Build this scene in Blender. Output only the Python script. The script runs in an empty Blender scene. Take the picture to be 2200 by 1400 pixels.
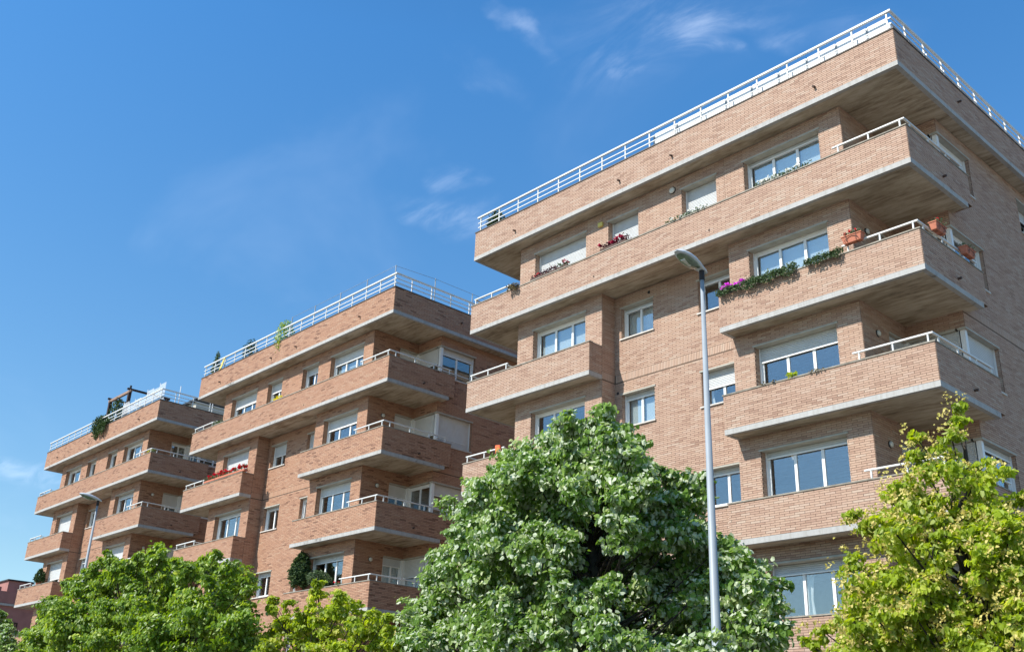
import bpy, math, random
import numpy as np
from mathutils import Vector, Matrix

random.seed(7)
rng = np.random.default_rng(11)
SC = bpy.context.scene
COL = SC.collection

# ------------------------------------------------------------------ camera
GROUND = -18.85
cam_data = bpy.data.cameras.new("camera")
cam = bpy.data.objects.new("camera", cam_data)
COL.objects.link(cam)
yaw, pitch, roll = 0.8346, 0.3989, 0.0384
fwd = Vector((-math.sin(yaw)*math.cos(pitch), math.cos(yaw)*math.cos(pitch), math.sin(pitch)))
rgt = Vector((math.cos(yaw), math.sin(yaw), 0))
upv = rgt.cross(fwd)
rgt2 = math.cos(roll)*rgt + math.sin(roll)*upv
upv2 = -math.sin(roll)*rgt + math.cos(roll)*upv
m = Matrix((rgt2, upv2, -fwd)).transposed().to_4x4()
m.translation = (9.7596, -22.2351, -17.2539)
cam.matrix_world = m
cam_data.sensor_width = 36.0
cam_data.lens = 2203.49/2200*36.0
cam_data.clip_start = 0.1
cam_data.clip_end = 4000
SC.camera = cam

# ------------------------------------------------------------------ sky, sun, exposure
SUN_DIR = Vector((0.175, 0.594, -0.60)).normalized()          # the way the light travels
sun_el = math.asin(-SUN_DIR.z)
sun_az = math.atan2(-SUN_DIR.x, -SUN_DIR.y)
world = bpy.data.worlds.new("World")
SC.world = world
world.use_nodes = True
nt = world.node_tree
nt.nodes.clear()
N = nt.nodes.new
out = N("ShaderNodeOutputWorld"); bg = N("ShaderNodeBackground"); sky = N("ShaderNodeTexSky")
sky.sky_type = 'NISHITA'; sky.sun_disc = False
sky.sun_elevation = sun_el; sky.sun_rotation = sun_az % (2*math.pi)
sky.altitude = 400; sky.air_density = 1.0; sky.dust_density = 0.5; sky.ozone_density = 3.0
hsv = N("ShaderNodeHueSaturation")
hsv.inputs['Saturation'].default_value = 1.15
hsv.inputs['Hue'].default_value = 0.5
hsv.inputs['Value'].default_value = 1.0
nt.links.new(sky.outputs[0], hsv.inputs['Color'])
# high thin cirrus: noise stretched along one direction over the whole sky vault
tc = N("ShaderNodeTexCoord")
sep = N("ShaderNodeSeparateXYZ"); nt.links.new(tc.outputs['Generated'], sep.inputs[0])
def wmath(op, a, b=None, clamp=False):
    n = N("ShaderNodeMath"); n.operation = op; n.use_clamp = clamp
    for i, v in enumerate((a, b)):
        if v is None: continue
        if isinstance(v, (int, float)): n.inputs[i].default_value = v
        else: nt.links.new(v, n.inputs[i])
    return n.outputs[0]
zz = wmath('ADD', wmath('MAXIMUM', sep.outputs['Z'], 0.0), 0.12)
comb = N("ShaderNodeCombineXYZ")
nt.links.new(wmath('DIVIDE', sep.outputs['X'], zz), comb.inputs[0])
nt.links.new(wmath('DIVIDE', sep.outputs['Y'], zz), comb.inputs[1])
def cloud_noise(rot, scale, loc, nscale, detail, rough, dist):
    mp = N("ShaderNodeMapping"); mp.inputs['Rotation'].default_value = (0, 0, rot)
    mp.inputs['Scale'].default_value = scale; mp.inputs['Location'].default_value = loc
    nt.links.new(comb.outputs[0], mp.inputs[0])
    nz = N("ShaderNodeTexNoise"); nz.inputs['Scale'].default_value = nscale
    nz.inputs['Detail'].default_value = detail; nz.inputs['Roughness'].default_value = rough
    nz.inputs['Distortion'].default_value = dist
    nt.links.new(mp.outputs[0], nz.inputs['Vector'])
    return nz.outputs['Fac']
wisps = cloud_noise(0.5, (1.0, 2.2, 1.0), (3.1, 1.7, 0.0), 5.0, 8, 0.6, 1.2)
veil = cloud_noise(0.2, (1.0, 1.4, 1.0), (8.1, 1.7, 0.0), 1.3, 5, 0.55, 0.6)
def ramp(fac, a, b, t0=0.0, t1=1.0):
    r = N("ShaderNodeMapRange"); r.interpolation_type = 'SMOOTHSTEP'
    r.inputs['From Min'].default_value = a; r.inputs['From Max'].default_value = b
    r.inputs['To Min'].default_value = t0; r.inputs['To Max'].default_value = t1
    nt.links.new(fac, r.inputs['Value']); return r.outputs[0]
# wisps of cirrus: centre and heading on the cloud layer, half length, half width, thickness
CIRRUS = [(-0.593, 0.807, 0.823, 0.08, 0.023, 1.0), (-0.63, 0.861, 1.499, 0.059, 0.012, 0.9), (-0.77, 0.71, 1.756, 0.037, 0.009, 0.75), (-0.717, 0.803, -0.166, 0.065, 0.036, 0.35), (-0.559, 0.932, 1.882, 0.025, 0.013, 0.5), (-1.158, 0.896, 1.412, 0.083, 0.025, 0.8), (-1.079, 0.821, 1.14, 0.033, 0.015, 0.55), (-2.799, 0.835, 2.192, 0.131, 0.047, 0.8), (-0.866, 0.739, 1.695, 0.054, 0.014, 0.25), (-0.617, 0.912, 0.346, 0.013, 0.007, 0.4), (-0.719, 0.829, -0.409, 0.018, 0.008, 0.5), (-0.493, 0.937, 0.952, 0.095, 0.03, 0.25)]
CIRRUS += [(2.2, 1.0, .4, .6, .2, .5), (1.6, -1.9, 1.2, .7, .15, .6), (-2.6, -1.4, .2, .8, .2, .5), (.4, -2.4, 2.1, .5, .12, .6), (3.6, 2.2, .8, .9, .25, .5)]
total = None
wob = N("ShaderNodeVectorMath"); wob.operation = 'MULTIPLY_ADD'
nzc = N("ShaderNodeTexNoise"); nzc.inputs['Scale'].default_value = 6.0; nzc.inputs['Detail'].default_value = 5
nt.links.new(comb.outputs[0], nzc.inputs['Vector']); nt.links.new(nzc.outputs['Color'], wob.inputs[0])
wob.inputs[1].default_value = (.22, .22, 0)
shift = N("ShaderNodeVectorMath"); shift.operation = 'SUBTRACT'; shift.inputs[1].default_value = (.11, .11, 0)
nt.links.new(comb.outputs[0], shift.inputs[0]); nt.links.new(shift.outputs[0], wob.inputs[2])
for (cx_, cy_, an, hl, hw, st_) in CIRRUS:
    mp = N("ShaderNodeMapping"); mp.vector_type = 'TEXTURE'
    mp.inputs['Location'].default_value = (cx_, cy_, 0); mp.inputs['Rotation'].default_value = (0, 0, an)
    mp.inputs['Scale'].default_value = (hl*1.5, hw*3.0, 1)
    nt.links.new(wob.outputs[0], mp.inputs[0])
    ln = N("ShaderNodeVectorMath"); ln.operation = 'LENGTH'; nt.links.new(mp.outputs[0], ln.inputs[0])
    f_ = ramp(ln.outputs['Value'], 1.0, 0.0, 0.0, st_)
    total = f_ if total is None else wmath('ADD', total, f_)
dens = wmath('MULTIPLY', total, ramp(wisps, 0.36, 0.70, 0.04, 1.0))
dens = wmath('ADD', wmath('MULTIPLY', dens, 0.21), wmath('MULTIPLY', ramp(veil, 0.55, 0.8), 0.05))
cloud = wmath('MINIMUM', dens, 0.8)
# sky tint by height: deeper blue overhead, paler low down, even all round
el = N("ShaderNodeValToRGB"); nt.links.new(wmath('MAXIMUM', sep.outputs['Z'], 0.0), el.inputs[0])
el.color_ramp.elements[0].position = 0.15; el.color_ramp.elements[0].color = (.92, .92, .81, 1)
el.color_ramp.elements[1].position = 0.62; el.color_ramp.elements[1].color = (.66, 1.08, 1.19, 1)
z_el = el.color_ramp.elements.new(0.98); z_el.color = (.42, .74, .92, 1)  # zenith, out of view, dimmed to lower the ambient fill on shaded walls
tint = N("ShaderNodeMixRGB"); tint.blend_type = 'MULTIPLY'; tint.inputs['Fac'].default_value = 1
nt.links.new(hsv.outputs[0], tint.inputs['Color1']); nt.links.new(el.outputs[0], tint.inputs['Color2'])
mixc = N("ShaderNodeMixRGB"); mixc.inputs['Color2'].default_value = (7.2, 7.9, 9.0, 1)
nt.links.new(cloud, mixc.inputs['Fac']); nt.links.new(tint.outputs[0], mixc.inputs['Color1'])
nt.links.new(mixc.outputs[0], bg.inputs['Color'])
bg.inputs['Strength'].default_value = 0.148
nt.links.new(bg.outputs[0], out.inputs[0])

sun_data = bpy.data.lights.new("sun", 'SUN')
sun_data.energy = 5.0; sun_data.angle = math.radians(0.5); sun_data.color = (1.0, 0.95, 0.88)
sun = bpy.data.objects.new("sun", sun_data)
sun.rotation_euler = SUN_DIR.to_track_quat('-Z', 'Y').to_euler()
sun.location = (-10, -40, 30)
COL.objects.link(sun)
SC.view_settings.view_transform = 'Standard'
SC.view_settings.look = 'None'
SC.view_settings.gamma = 1.0
SC.view_settings.exposure = 0.5
SC.view_settings.use_curve_mapping = False

# ------------------------------------------------------------------ materials
def newmat(name):
    mt = bpy.data.materials.new(name); mt.use_nodes = True
    n = mt.node_tree.nodes; l = mt.node_tree.links
    return mt, n, l, n["Principled BSDF"]

def simple(name, col, rough=0.6, spec=0.4, noise=0.0, nscale=8.0, metallic=0.0, bump=0.0):
    mt, n, l, b = newmat(name)
    b.inputs['Base Color'].default_value = (*col, 1)
    b.inputs['Roughness'].default_value = rough
    b.inputs['Specular IOR Level'].default_value = spec
    b.inputs['Metallic'].default_value = metallic
    if noise or bump:
        geo = n.new("ShaderNodeNewGeometry")
        nz = n.new("ShaderNodeTexNoise"); nz.inputs['Scale'].default_value = nscale
        nz.inputs['Detail'].default_value = 6
        l.new(geo.outputs['Position'], nz.inputs['Vector'])
        if noise:
            mr = n.new("ShaderNodeMapRange")
            mr.inputs['From Min'].default_value = 0.3; mr.inputs['From Max'].default_value = 0.7
            mr.inputs['To Min'].default_value = 1-noise; mr.inputs['To Max'].default_value = 1+noise*0.5
            l.new(nz.outputs['Fac'], mr.inputs['Value'])
            mx = n.new("ShaderNodeVectorMath"); mx.operation = 'SCALE'
            mx.inputs[0].default_value = col
            l.new(mr.outputs[0], mx.inputs['Scale'])
            l.new(mx.outputs[0], b.inputs['Base Color'])
        if bump:
            bp = n.new("ShaderNodeBump"); bp.inputs['Strength'].default_value = bump
            bp.inputs['Distance'].default_value = 0.02
            l.new(nz.outputs['Fac'], bp.inputs['Height']); l.new(bp.outputs[0], b.inputs['Normal'])
    return mt

def set_ramp(cr, stops):
    while len(cr.elements) > 1: cr.elements.remove(cr.elements[-1])
    cr.elements[0].position = stops[0][0]; cr.elements[0].color = (*stops[0][1], 1)
    for p, c in stops[1:]:
        e = cr.elements.new(p); e.color = (*c, 1)

BRICK_STOPS = [(0.0, (0.32, 0.198, 0.14)), (0.08, (0.37, 0.235, 0.168)), (0.22, (0.405, 0.264, 0.19)),
               (0.45, (0.425, 0.282, 0.203)), (0.65, (0.44, 0.297, 0.213)), (0.85, (0.445, 0.308, 0.23)),
               (1.0, (0.465, 0.345, 0.26))]
RED_STOPS = [(p, (c[0]*.95, c[1]*.80, c[2]*.70)) for p, c in BRICK_STOPS]
RED_STOPS[0] = (0, (.21, .11, .07)); RED_STOPS[1] = (.07, (.31, .17, .11))
def brick_material(name, per_object, stops=BRICK_STOPS, spread=.5):
    mt, n, l, b = newmat(name)
    geo = n.new("ShaderNodeNewGeometry")
    if per_object:
        src = n.new("ShaderNodeObjectInfo").outputs['Random']
    else:
        at = n.new("ShaderNodeAttribute"); at.attribute_name = 'tone'; src = at.outputs['Fac']
    cr = n.new("ShaderNodeValToRGB"); set_ramp(cr.color_ramp, stops)
    # broad weathering shifts whole patches of wall a little
    n1 = n.new("ShaderNodeTexNoise"); n1.inputs['Scale'].default_value = 0.55; n1.inputs['Detail'].default_value = 4
    l.new(geo.outputs['Position'], n1.inputs['Vector'])
    n2 = n.new("ShaderNodeTexNoise"); n2.inputs['Scale'].default_value = 35; n2.inputs['Detail'].default_value = 5
    l.new(geo.outputs['Position'], n2.inputs['Vector'])
    add = n.new("ShaderNodeMath"); add.operation = 'MULTIPLY_ADD'
    l.new(n1.outputs['Fac'], add.inputs[0]); add.inputs[1].default_value = 0.4
    sh = n.new("ShaderNodeMath"); sh.operation = 'SUBTRACT'; sh.inputs[1].default_value = 0.2
    l.new(src, sh.inputs[0]); l.new(sh.outputs[0], add.inputs[2])
    l.new(add.outputs[0], cr.inputs['Fac'])
    mr = n.new("ShaderNodeMapRange"); mr.inputs['From Min'].default_value = .25; mr.inputs['From Max'].default_value = .75
    mr.inputs['To Min'].default_value = .90; mr.inputs['To Max'].default_value = 1.08
    l.new(n2.outputs['Fac'], mr.inputs['Value'])
    mx = n.new("ShaderNodeVectorMath"); mx.operation = 'SCALE'
    l.new(cr.outputs['Color'], mx.inputs[0]); l.new(mr.outputs[0], mx.inputs['Scale'])
    l.new(mx.outputs[0], b.inputs['Base Color'])
    b.inputs['Roughness'].default_value = 0.75; b.inputs['Specular IOR Level'].default_value = 0.3
    bp = n.new("ShaderNodeBump"); bp.inputs['Strength'].default_value = .25; bp.inputs['Distance'].default_value = .004
    l.new(n2.outputs['Fac'], bp.inputs['Height']); l.new(bp.outputs[0], b.inputs['Normal'])
    return mt

def soffit_material():
    """board-marked concrete, stained brown and grey along the boards"""
    mt, n, l, b = newmat('board_marked_concrete')
    geo = n.new("ShaderNodeNewGeometry")
    def nz(scale, vs, det=6, rough=.6):
        mp = n.new("ShaderNodeMapping"); mp.inputs['Scale'].default_value = vs
        l.new(geo.outputs['Position'], mp.inputs[0])
        t = n.new("ShaderNodeTexNoise"); t.inputs['Scale'].default_value = scale
        t.inputs['Detail'].default_value = det; t.inputs['Roughness'].default_value = rough
        l.new(mp.outputs[0], t.inputs['Vector']); return t.outputs['Fac']
    streak = nz(1.0, (1.3, 7.5, 1.0), 8, .68)
    patch = nz(0.9, (0.7, 1.5, 1.0), 5)
    cr = n.new("ShaderNodeValToRGB")
    set_ramp(cr.color_ramp, [(0.33, (0.13, 0.10, 0.07)), (0.43, (0.31, 0.25, 0.175)), (0.54, (0.47, 0.40, 0.30)), (0.70, (0.60, 0.54, 0.44))])
    mm = n.new("ShaderNodeMath"); mm.operation = 'MULTIPLY_ADD'; mm.inputs[1].default_value = .55
    l.new(streak, mm.inputs[0])
    m2 = n.new("ShaderNodeMath"); m2.operation = 'MULTIPLY'; m2.inputs[1].default_value = .45
    l.new(patch, m2.inputs[0]); l.new(m2.outputs[0], mm.inputs[2])
    l.new(mm.outputs[0], cr.inputs['Fac']); l.new(cr.outputs['Color'], b.inputs['Base Color'])
    wv = n.new("ShaderNodeTexWave"); wv.bands_direction = 'Y'; wv.inputs['Scale'].default_value = 2.6
    wv.inputs['Distortion'].default_value = .6; wv.wave_profile = 'SAW'
    l.new(geo.outputs['Position'], wv.inputs['Vector'])
    bp = n.new("ShaderNodeBump"); bp.inputs['Strength'].default_value = .35; bp.inputs['Distance'].default_value = .01
    l.new(wv.outputs['Fac'], bp.inputs['Height']); l.new(bp.outputs[0], b.inputs['Normal'])
    b.inputs['Roughness'].default_value = .9; b.inputs['Specular IOR Level'].default_value = .2
    return mt

def fascia_material():
    """painted concrete edge with run-off streaks, grime along the drip and a few worn patches"""
    mt, n, l, b = newmat('fascia_concrete')
    geo = n.new("ShaderNodeNewGeometry")
    def nz(vs, det, rough):
        mp = n.new("ShaderNodeMapping"); mp.inputs['Scale'].default_value = vs; l.new(geo.outputs['Position'], mp.inputs[0])
        t = n.new("ShaderNodeTexNoise"); t.inputs['Scale'].default_value = 1; t.inputs['Detail'].default_value = det
        t.inputs['Roughness'].default_value = rough; l.new(mp.outputs[0], t.inputs['Vector']); return t.outputs['Fac']
    runs = nz((9, 9, .9), 5, .7); worn = nz((1.2, 1.2, 1.2), 8, .75)
    c1 = n.new("ShaderNodeValToRGB"); set_ramp(c1.color_ramp, [(.34, (.35, .34, .315)), (.50, (.41, .405, .385)), (.70, (.44, .435, .42))]); l.new(runs, c1.inputs['Fac'])
    c2 = n.new("ShaderNodeValToRGB"); set_ramp(c2.color_ramp, [(.30, (.16, .14, .11)), (.40, (.85, .84, .82)), (.7, (1, 1, 1))]); l.new(worn, c2.inputs['Fac'])
    mx = n.new("ShaderNodeMixRGB"); mx.blend_type = 'MULTIPLY'; mx.inputs['Fac'].default_value = .8
    l.new(c1.outputs['Color'], mx.inputs['Color1']); l.new(c2.outputs['Color'], mx.inputs['Color2']); l.new(mx.outputs[0], b.inputs['Base Color'])
    bp = n.new("ShaderNodeBump"); bp.inputs['Strength'].default_value = .4; bp.inputs['Distance'].default_value = .01
    l.new(worn, bp.inputs['Height']); l.new(bp.outputs[0], b.inputs['Normal']); b.inputs['Roughness'].default_value = .85
    return mt

def plain_brick_material():
    mt, n, l, b = newmat('plain_brickwork')
    geo = n.new("ShaderNodeNewGeometry")
    sp = n.new("ShaderNodeSeparateXYZ"); l.new(geo.outputs['Position'], sp.inputs[0])
    ad = n.new("ShaderNodeMath"); l.new(sp.outputs[0], ad.inputs[0]); l.new(sp.outputs[1], ad.inputs[1])
    cb = n.new("ShaderNodeCombineXYZ"); l.new(ad.outputs[0], cb.inputs[0]); l.new(sp.outputs[2], cb.inputs[1])
    bt = n.new("ShaderNodeTexBrick"); l.new(cb.outputs[0], bt.inputs['Vector'])
    bt.inputs['Scale'].default_value = 1; bt.inputs['Brick Width'].default_value = .29
    bt.inputs['Row Height'].default_value = .06; bt.inputs['Mortar Size'].default_value = .005
    bt.inputs['Color1'].default_value = (.36, .21, .13, 1); bt.inputs['Color2'].default_value = (.50, .33, .22, 1)
    bt.inputs['Mortar'].default_value = (.26, .21, .16, 1)
    l.new(bt.outputs['Color'], b.inputs['Base Color']); b.inputs['Roughness'].default_value = .8
    return mt

def glass_material():
    mt = bpy.data.materials.new('window_glass'); mt.use_nodes = True
    n = mt.node_tree.nodes; l = mt.node_tree.links; n.clear()
    o = n.new("ShaderNodeOutputMaterial"); mix = n.new("ShaderNodeMixShader")
    gl = n.new("ShaderNodeBsdfGlossy"); gl.inputs['Roughness'].default_value = .02
    gl.inputs['Color'].default_value = (.93, .97, 1.0, 1)
    tr = n.new("ShaderNodeBsdfTransparent"); tr.inputs['Color'].default_value = (.88, .91, .91, 1)
    lw = n.new("ShaderNodeLayerWeight"); lw.inputs['Blend'].default_value = .5     # the same from both faces of the pane
    pw = n.new("ShaderNodeMath"); pw.operation = 'POWER'; pw.inputs[1].default_value = 4; l.new(lw.outputs['Facing'], pw.inputs[0])
    mr = n.new("ShaderNodeMapRange"); mr.inputs['To Min'].default_value = .16; mr.inputs['To Max'].default_value = 1
    l.new(pw.outputs[0], mr.inputs['Value']); l.new(mr.outputs[0], mix.inputs['Fac'])
    geo = n.new("ShaderNodeNewGeometry"); nz = n.new("ShaderNodeTexNoise"); nz.inputs['Scale'].default_value = 1.3
    l.new(geo.outputs['Position'], nz.inputs['Vector'])
    bp = n.new("ShaderNodeBump"); bp.inputs['Strength'].default_value = .12; bp.inputs['Distance'].default_value = .02
    l.new(nz.outputs['Fac'], bp.inputs['Height']); l.new(bp.outputs[0], gl.inputs['Normal'])
    l.new(tr.outputs[0], mix.inputs[1]); l.new(gl.outputs[0], mix.inputs[2]); l.new(mix.outputs[0], o.inputs[0])
    return mt

def leaf_material(name, stops, under, trans=.35, rough=.42, spec=.45):
    """leaf blades: upper side by tone, paler underside, some light through the blade"""
    mt = bpy.data.materials.new(name); mt.use_nodes = True
    n = mt.node_tree.nodes; l = mt.node_tree.links
    b = n["Principled BSDF"]; o = n["Material Output"]
    at = n.new("ShaderNodeAttribute"); at.attribute_name = 'tone'
    cr = n.new("ShaderNodeValToRGB"); set_ramp(cr.color_ramp, stops); l.new(at.outputs['Fac'], cr.inputs['Fac'])
    geo = n.new("ShaderNodeNewGeometry")
    mx = n.new("ShaderNodeMixRGB"); l.new(geo.outputs['Backfacing'], mx.inputs['Fac'])
    l.new(cr.outputs['Color'], mx.inputs['Color1'])
    if under is None: l.new(cr.outputs['Color'], mx.inputs['Color2'])
    else: mx.inputs['Color2'].default_value = (*under, 1)
    l.new(mx.outputs[0], b.inputs['Base Color'])
    b.inputs['Roughness'].default_value = rough; b.inputs['Specular IOR Level'].default_value = spec
    tl = n.new("ShaderNodeBsdfTranslucent")
    hs = n.new("ShaderNodeHueSaturation"); hs.inputs['Saturation'].default_value = 1.1; hs.inputs['Value'].default_value = 1.95
    hs.inputs['Hue'].default_value = .485
    l.new(cr.outputs['Color'], hs.inputs['Color']); l.new(hs.outputs[0], tl.inputs['Color'])
    ms = n.new("ShaderNodeMixShader"); ms.inputs['Fac'].default_value = trans
    l.new(b.outputs[0], ms.inputs[1]); l.new(tl.outputs[0], ms.inputs[2]); l.new(ms.outputs[0], o.inputs[0])
    return mt

M = dict(
    brick=brick_material('brick', False), brick_single=brick_material('brick_single', True), brick_red=brick_material('red_brick', False, RED_STOPS),
    mortar=simple('mortar', (.155, .11, .08), .95, .1, .2, 6),
    plain=plain_brick_material(),
    fascia=fascia_material(),
    soffit=soffit_material(),
    coping=simple('coping_stone', (.30, .27, .22), .85, .2, .3, 5),
    flashing=simple('dark_metal_flashing', (.10, .085, .07), .6, .3, .2, 5),
    lintel=simple('lintel_render', (.42, .40, .34), .85, .2, .15, 4),
    sill=simple('pale_sill', (.55, .52, .47), .8, .3, .15, 6),
    white=simple('white_paint', (.78, .78, .76), .4, .5),
    rail=simple('white_rail_paint', (.66, .66, .63), .45, .5, .06, 9),
    slat=simple('shutter_slat', (.54, .555, .55), .5, .4, .06, 4),
    slat_warm=simple('cream_shutter_slat', (.60, .595, .565), .5, .4, .06, 4),
    glass=glass_material(),
    blind=simple('pale_blind', (.55, .60, .62), .9, .1),
    curtain=simple('white_curtain', (.8, .8, .78), .9, .1),
    dark=simple('dark_rubber', (.035, .03, .03), .7, .3),
    pipe=simple('brown_pipe', (.09, .055, .04), .6, .3),
    pole=simple('grey_galvanised', (.27, .305, .33), .5, .5, .08, 3),
    head=simple('lamp_housing', (.62, .64, .66), .45, .5),
    lens=simple('lamp_lens', (.16, .20, .13), .12, .8, .3, 14),
    lampglass=simple('lamp_glass', (.62, .60, .52), .4, .5),
    terracotta=simple('terracotta', (.48, .17, .10), .75, .3, .15, 12),
    soil=simple('soil', (.05, .035, .025), .95, .1),
    black=simple('black_metal', (.02, .02, .02), .5, .4),
    panel=simple('white_panel', (.72, .74, .75), .5, .4, .05, 3),
    
    wood=simple('dark_wood', (.045, .026, .02), .7, .3, .3, 9),
    woodtop=simple('weathered_wood', (.30, .20, .15), .8, .2, .3, 9),
    bark=simple('bark', (.05, .042, .034), .9, .2, .4, 14, bump=.6),
    yellow=simple('yellow_cloth', (.62, .52, .16), .8, .2),
    orange=simple('orange_cloth', (.75, .16, .07), .8, .2),
    asphalt=simple('asphalt', (.05, .05, .052), .9, .2, .25, 20),
    paving=simple('paving', (.20, .185, .165), .9, .2, .2, 7),
    kerb=simple('kerb_stone', (.34, .33, .31), .85, .2, .15, 9),
    paint=simple('road_paint', (.78, .78, .76), .7, .3, .1, 9),
    render=simple('rose_render', (.34, .17, .15), .9, .2, .15, 2),
    roofdeck=simple('roof_gravel', (.28, .26, .24), .95, .1, .3, 30),
)
def screen_material():
    mt = bpy.data.materials.new('screen_fabric'); mt.use_nodes = True
    n = mt.node_tree.nodes; l = mt.node_tree.links; b = n["Principled BSDF"]; o = n["Material Output"]
    b.inputs['Base Color'].default_value = (.6, .63, .66, 1); b.inputs['Roughness'].default_value = .8
    tr = n.new("ShaderNodeBsdfTransparent"); mx = n.new("ShaderNodeMixShader"); mx.inputs['Fac'].default_value = .68
    l.new(b.outputs[0], mx.inputs[1]); l.new(tr.outputs[0], mx.inputs[2]); l.new(mx.outputs[0], o.inputs[0])
    return mt
M['mesh'] = screen_material()
M['lime'] = leaf_material('silver_lime_leaf', [(0, (.080, .155, .022)), (.4, (.125, .225, .038)), (.75, (.19, .30, .065)), (1, (.36, .43, .20))], (.64, .70, .50), .42, .42, .32)
M['flowering'] = leaf_material('flowering_lime_leaf', [(0, (.15, .22, .015)), (.5, (.27, .36, .025)), (.85, (.39, .46, .06)), (1, (.50, .52, .13))], (.40, .45, .14), .46, .5, .25)
M['bloom'] = leaf_material('lime_bloom', [(0, (.40, .37, .08)), (1, (.66, .56, .22))], None, .3, .7, .2)
M['street'] = leaf_material('street_tree_leaf', [(0, (.09, .165, .015)), (.5, (.17, .28, .028)), (.85, (.27, .37, .045)), (1, (.37, .45, .09))], (.30, .38, .13), .36, .42, .4)
M['conifer'] = leaf_material('conifer_needle', [(0, (.02, .045, .018)), (.6, (.045, .085, .025)), (1, (.10, .14, .04))], None, .15, .6, .2)
M['shrub'] = leaf_material('shrub_leaf', [(0, (.03, .06, .022)), (.6, (.06, .11, .04)), (1, (.12, .17, .07))], (.12, .16, .09), .25, .5, .3)
M['dry'] = leaf_material('dry_plant', [(0, (.10, .075, .035)), (1, (.20, .17, .08))], None, .2, .7, .2)
def petal(name, a, b_): return leaf_material(name, [(0, a), (1, b_)], None, .25, .6, .2)
M['red'] = petal('red_petal', (.45, .01, .012), (.70, .03, .03))
M['crimson'] = petal('crimson_petal', (.30, .01, .04), (.50, .03, .08))
M['purple'] = petal('purple_petal', (.55, .04, .50), (.80, .16, .74))
M['whitep'] = petal('white_petal', (.65, .66, .60), (.8, .8, .78))
M['yellowp'] = petal('yellow_petal', (.55, .55, .04), (.75, .72, .08))
M['darkp'] = petal('dark_petal', (.02, .01, .015), (.10, .02, .03))

# ------------------------------------------------------------------ helpers
def tag(o, label=None, cat=None, group=None, kind=None):
    if label: o['label'] = label
    if cat: o['category'] = cat
    if group: o['group'] = group
    if kind: o['kind'] = kind
    return o
def empty(name, loc=(0, 0, 0), parent=None, rz=0.0):
    o = bpy.data.objects.new(name, None); COL.objects.link(o); o.location = loc; o.rotation_euler = (0, 0, rz)
    o.empty_display_size = .2
    if parent: o.parent = parent
    return o
class MB:
    """collects boxes, tubes and loose faces, linked at the end as ONE mesh object"""
    def __init__(s): s.v = []; s.f = []
    def hexa(s, p):
        i = len(s.v); s.v += [tuple(q) for q in p]
        s.f += [(i, i+3, i+2, i+1), (i+4, i+5, i+6, i+7), (i, i+1, i+5, i+4), (i+1, i+2, i+6, i+5), (i+2, i+3, i+7, i+6), (i+3, i, i+4, i+7)]
        return s
    def box(s, x0, x1, y0, y1, z0, z1):
        return s.hexa([(x0, y0, z0), (x1, y0, z0), (x1, y1, z0), (x0, y1, z0), (x0, y0, z1), (x1, y0, z1), (x1, y1, z1), (x0, y1, z1)])
    def quad(s, *p):
        i = len(s.v); s.v += [tuple(q) for q in p]; s.f.append(tuple(range(i, i+len(p)))); return s
    def tube(s, pts, rads, n=8, cap=True):
        pts = [Vector(p) for p in pts]; rings = []
        for k, p in enumerate(pts):
            d = (pts[min(k+1, len(pts)-1)]-pts[max(k-1, 0)]).normalized()
            a = d.orthogonal().normalized() if k == 0 else (ref - d*ref.dot(d)).normalized()
            ref = a; b = d.cross(a)
            r = rads[k] if hasattr(rads, '__len__') else rads
            i = len(s.v)
            for j in range(n):
                t = 2*math.pi*j/n; s.v.append(tuple(p+(a*math.cos(t)+b*math.sin(t))*r))
            rings.append(i)
        for k in range(len(rings)-1):
            for j in range(n):
                s.f.append((rings[k]+j, rings[k]+(j+1) % n, rings[k+1]+(j+1) % n, rings[k+1]+j))
        if cap: s.f.append(tuple(rings[0]+j for j in range(n))[::-1]); s.f.append(tuple(rings[-1]+j for j in range(n)))
        return s
    def mesh(s, name):
        me = bpy.data.meshes.new(name); me.from_pydata(s.v, [], s.f); me.update(); return me
    def build(s, name, mat, parent=None, loc=(0, 0, 0), smooth=False, bevel=0):
        me = s.mesh(name); me.materials.append(mat)
        if smooth: me.polygons.foreach_set('use_smooth', [True]*len(me.polygons))
        o = bpy.data.objects.new(name, me); COL.objects.link(o); o.location = loc
        if parent: o.parent = parent
        if bevel:
            md = o.modifiers.new('bevel', 'BEVEL'); md.width = bevel; md.segments = 2; md.limit_method = 'ANGLE'
        return o
def np_mesh(name, verts, nper, nfaces_per, loops, mat, tone, parent=None, loc=(0, 0, 0)):
    """verts (K, nper, 3); loops: vertex indices per element with face sizes nfaces_per (list)"""
    K = verts.shape[0]
    me = bpy.data.meshes.new(name)
    me.vertices.add(K*nper); me.vertices.foreach_set('co', verts.reshape(-1).astype(np.float32))
    lp = (np.arange(K)[:, None]*nper+np.array(loops)[None]).reshape(-1)
    me.loops.add(len(lp)); me.loops.foreach_set('vertex_index', lp.astype(np.int32))
    sizes = np.tile(np.array(nfaces_per), K)
    st = np.concatenate([[0], np.cumsum(sizes)[:-1]])
    me.polygons.add(len(sizes)); me.polygons.foreach_set('loop_start', st.astype(np.int32))
    me.update(calc_edges=True); me.shade_flat()
    a = me.attributes.new('tone', 'FLOAT', 'FACE')
    a.data.foreach_set('value', np.repeat(tone, len(nfaces_per)).astype(np.float32))
    me.materials.append(mat)
    o = bpy.data.objects.new(name, me); COL.objects.link(o); o.location = loc
    if parent: o.parent = parent
    return o

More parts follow.
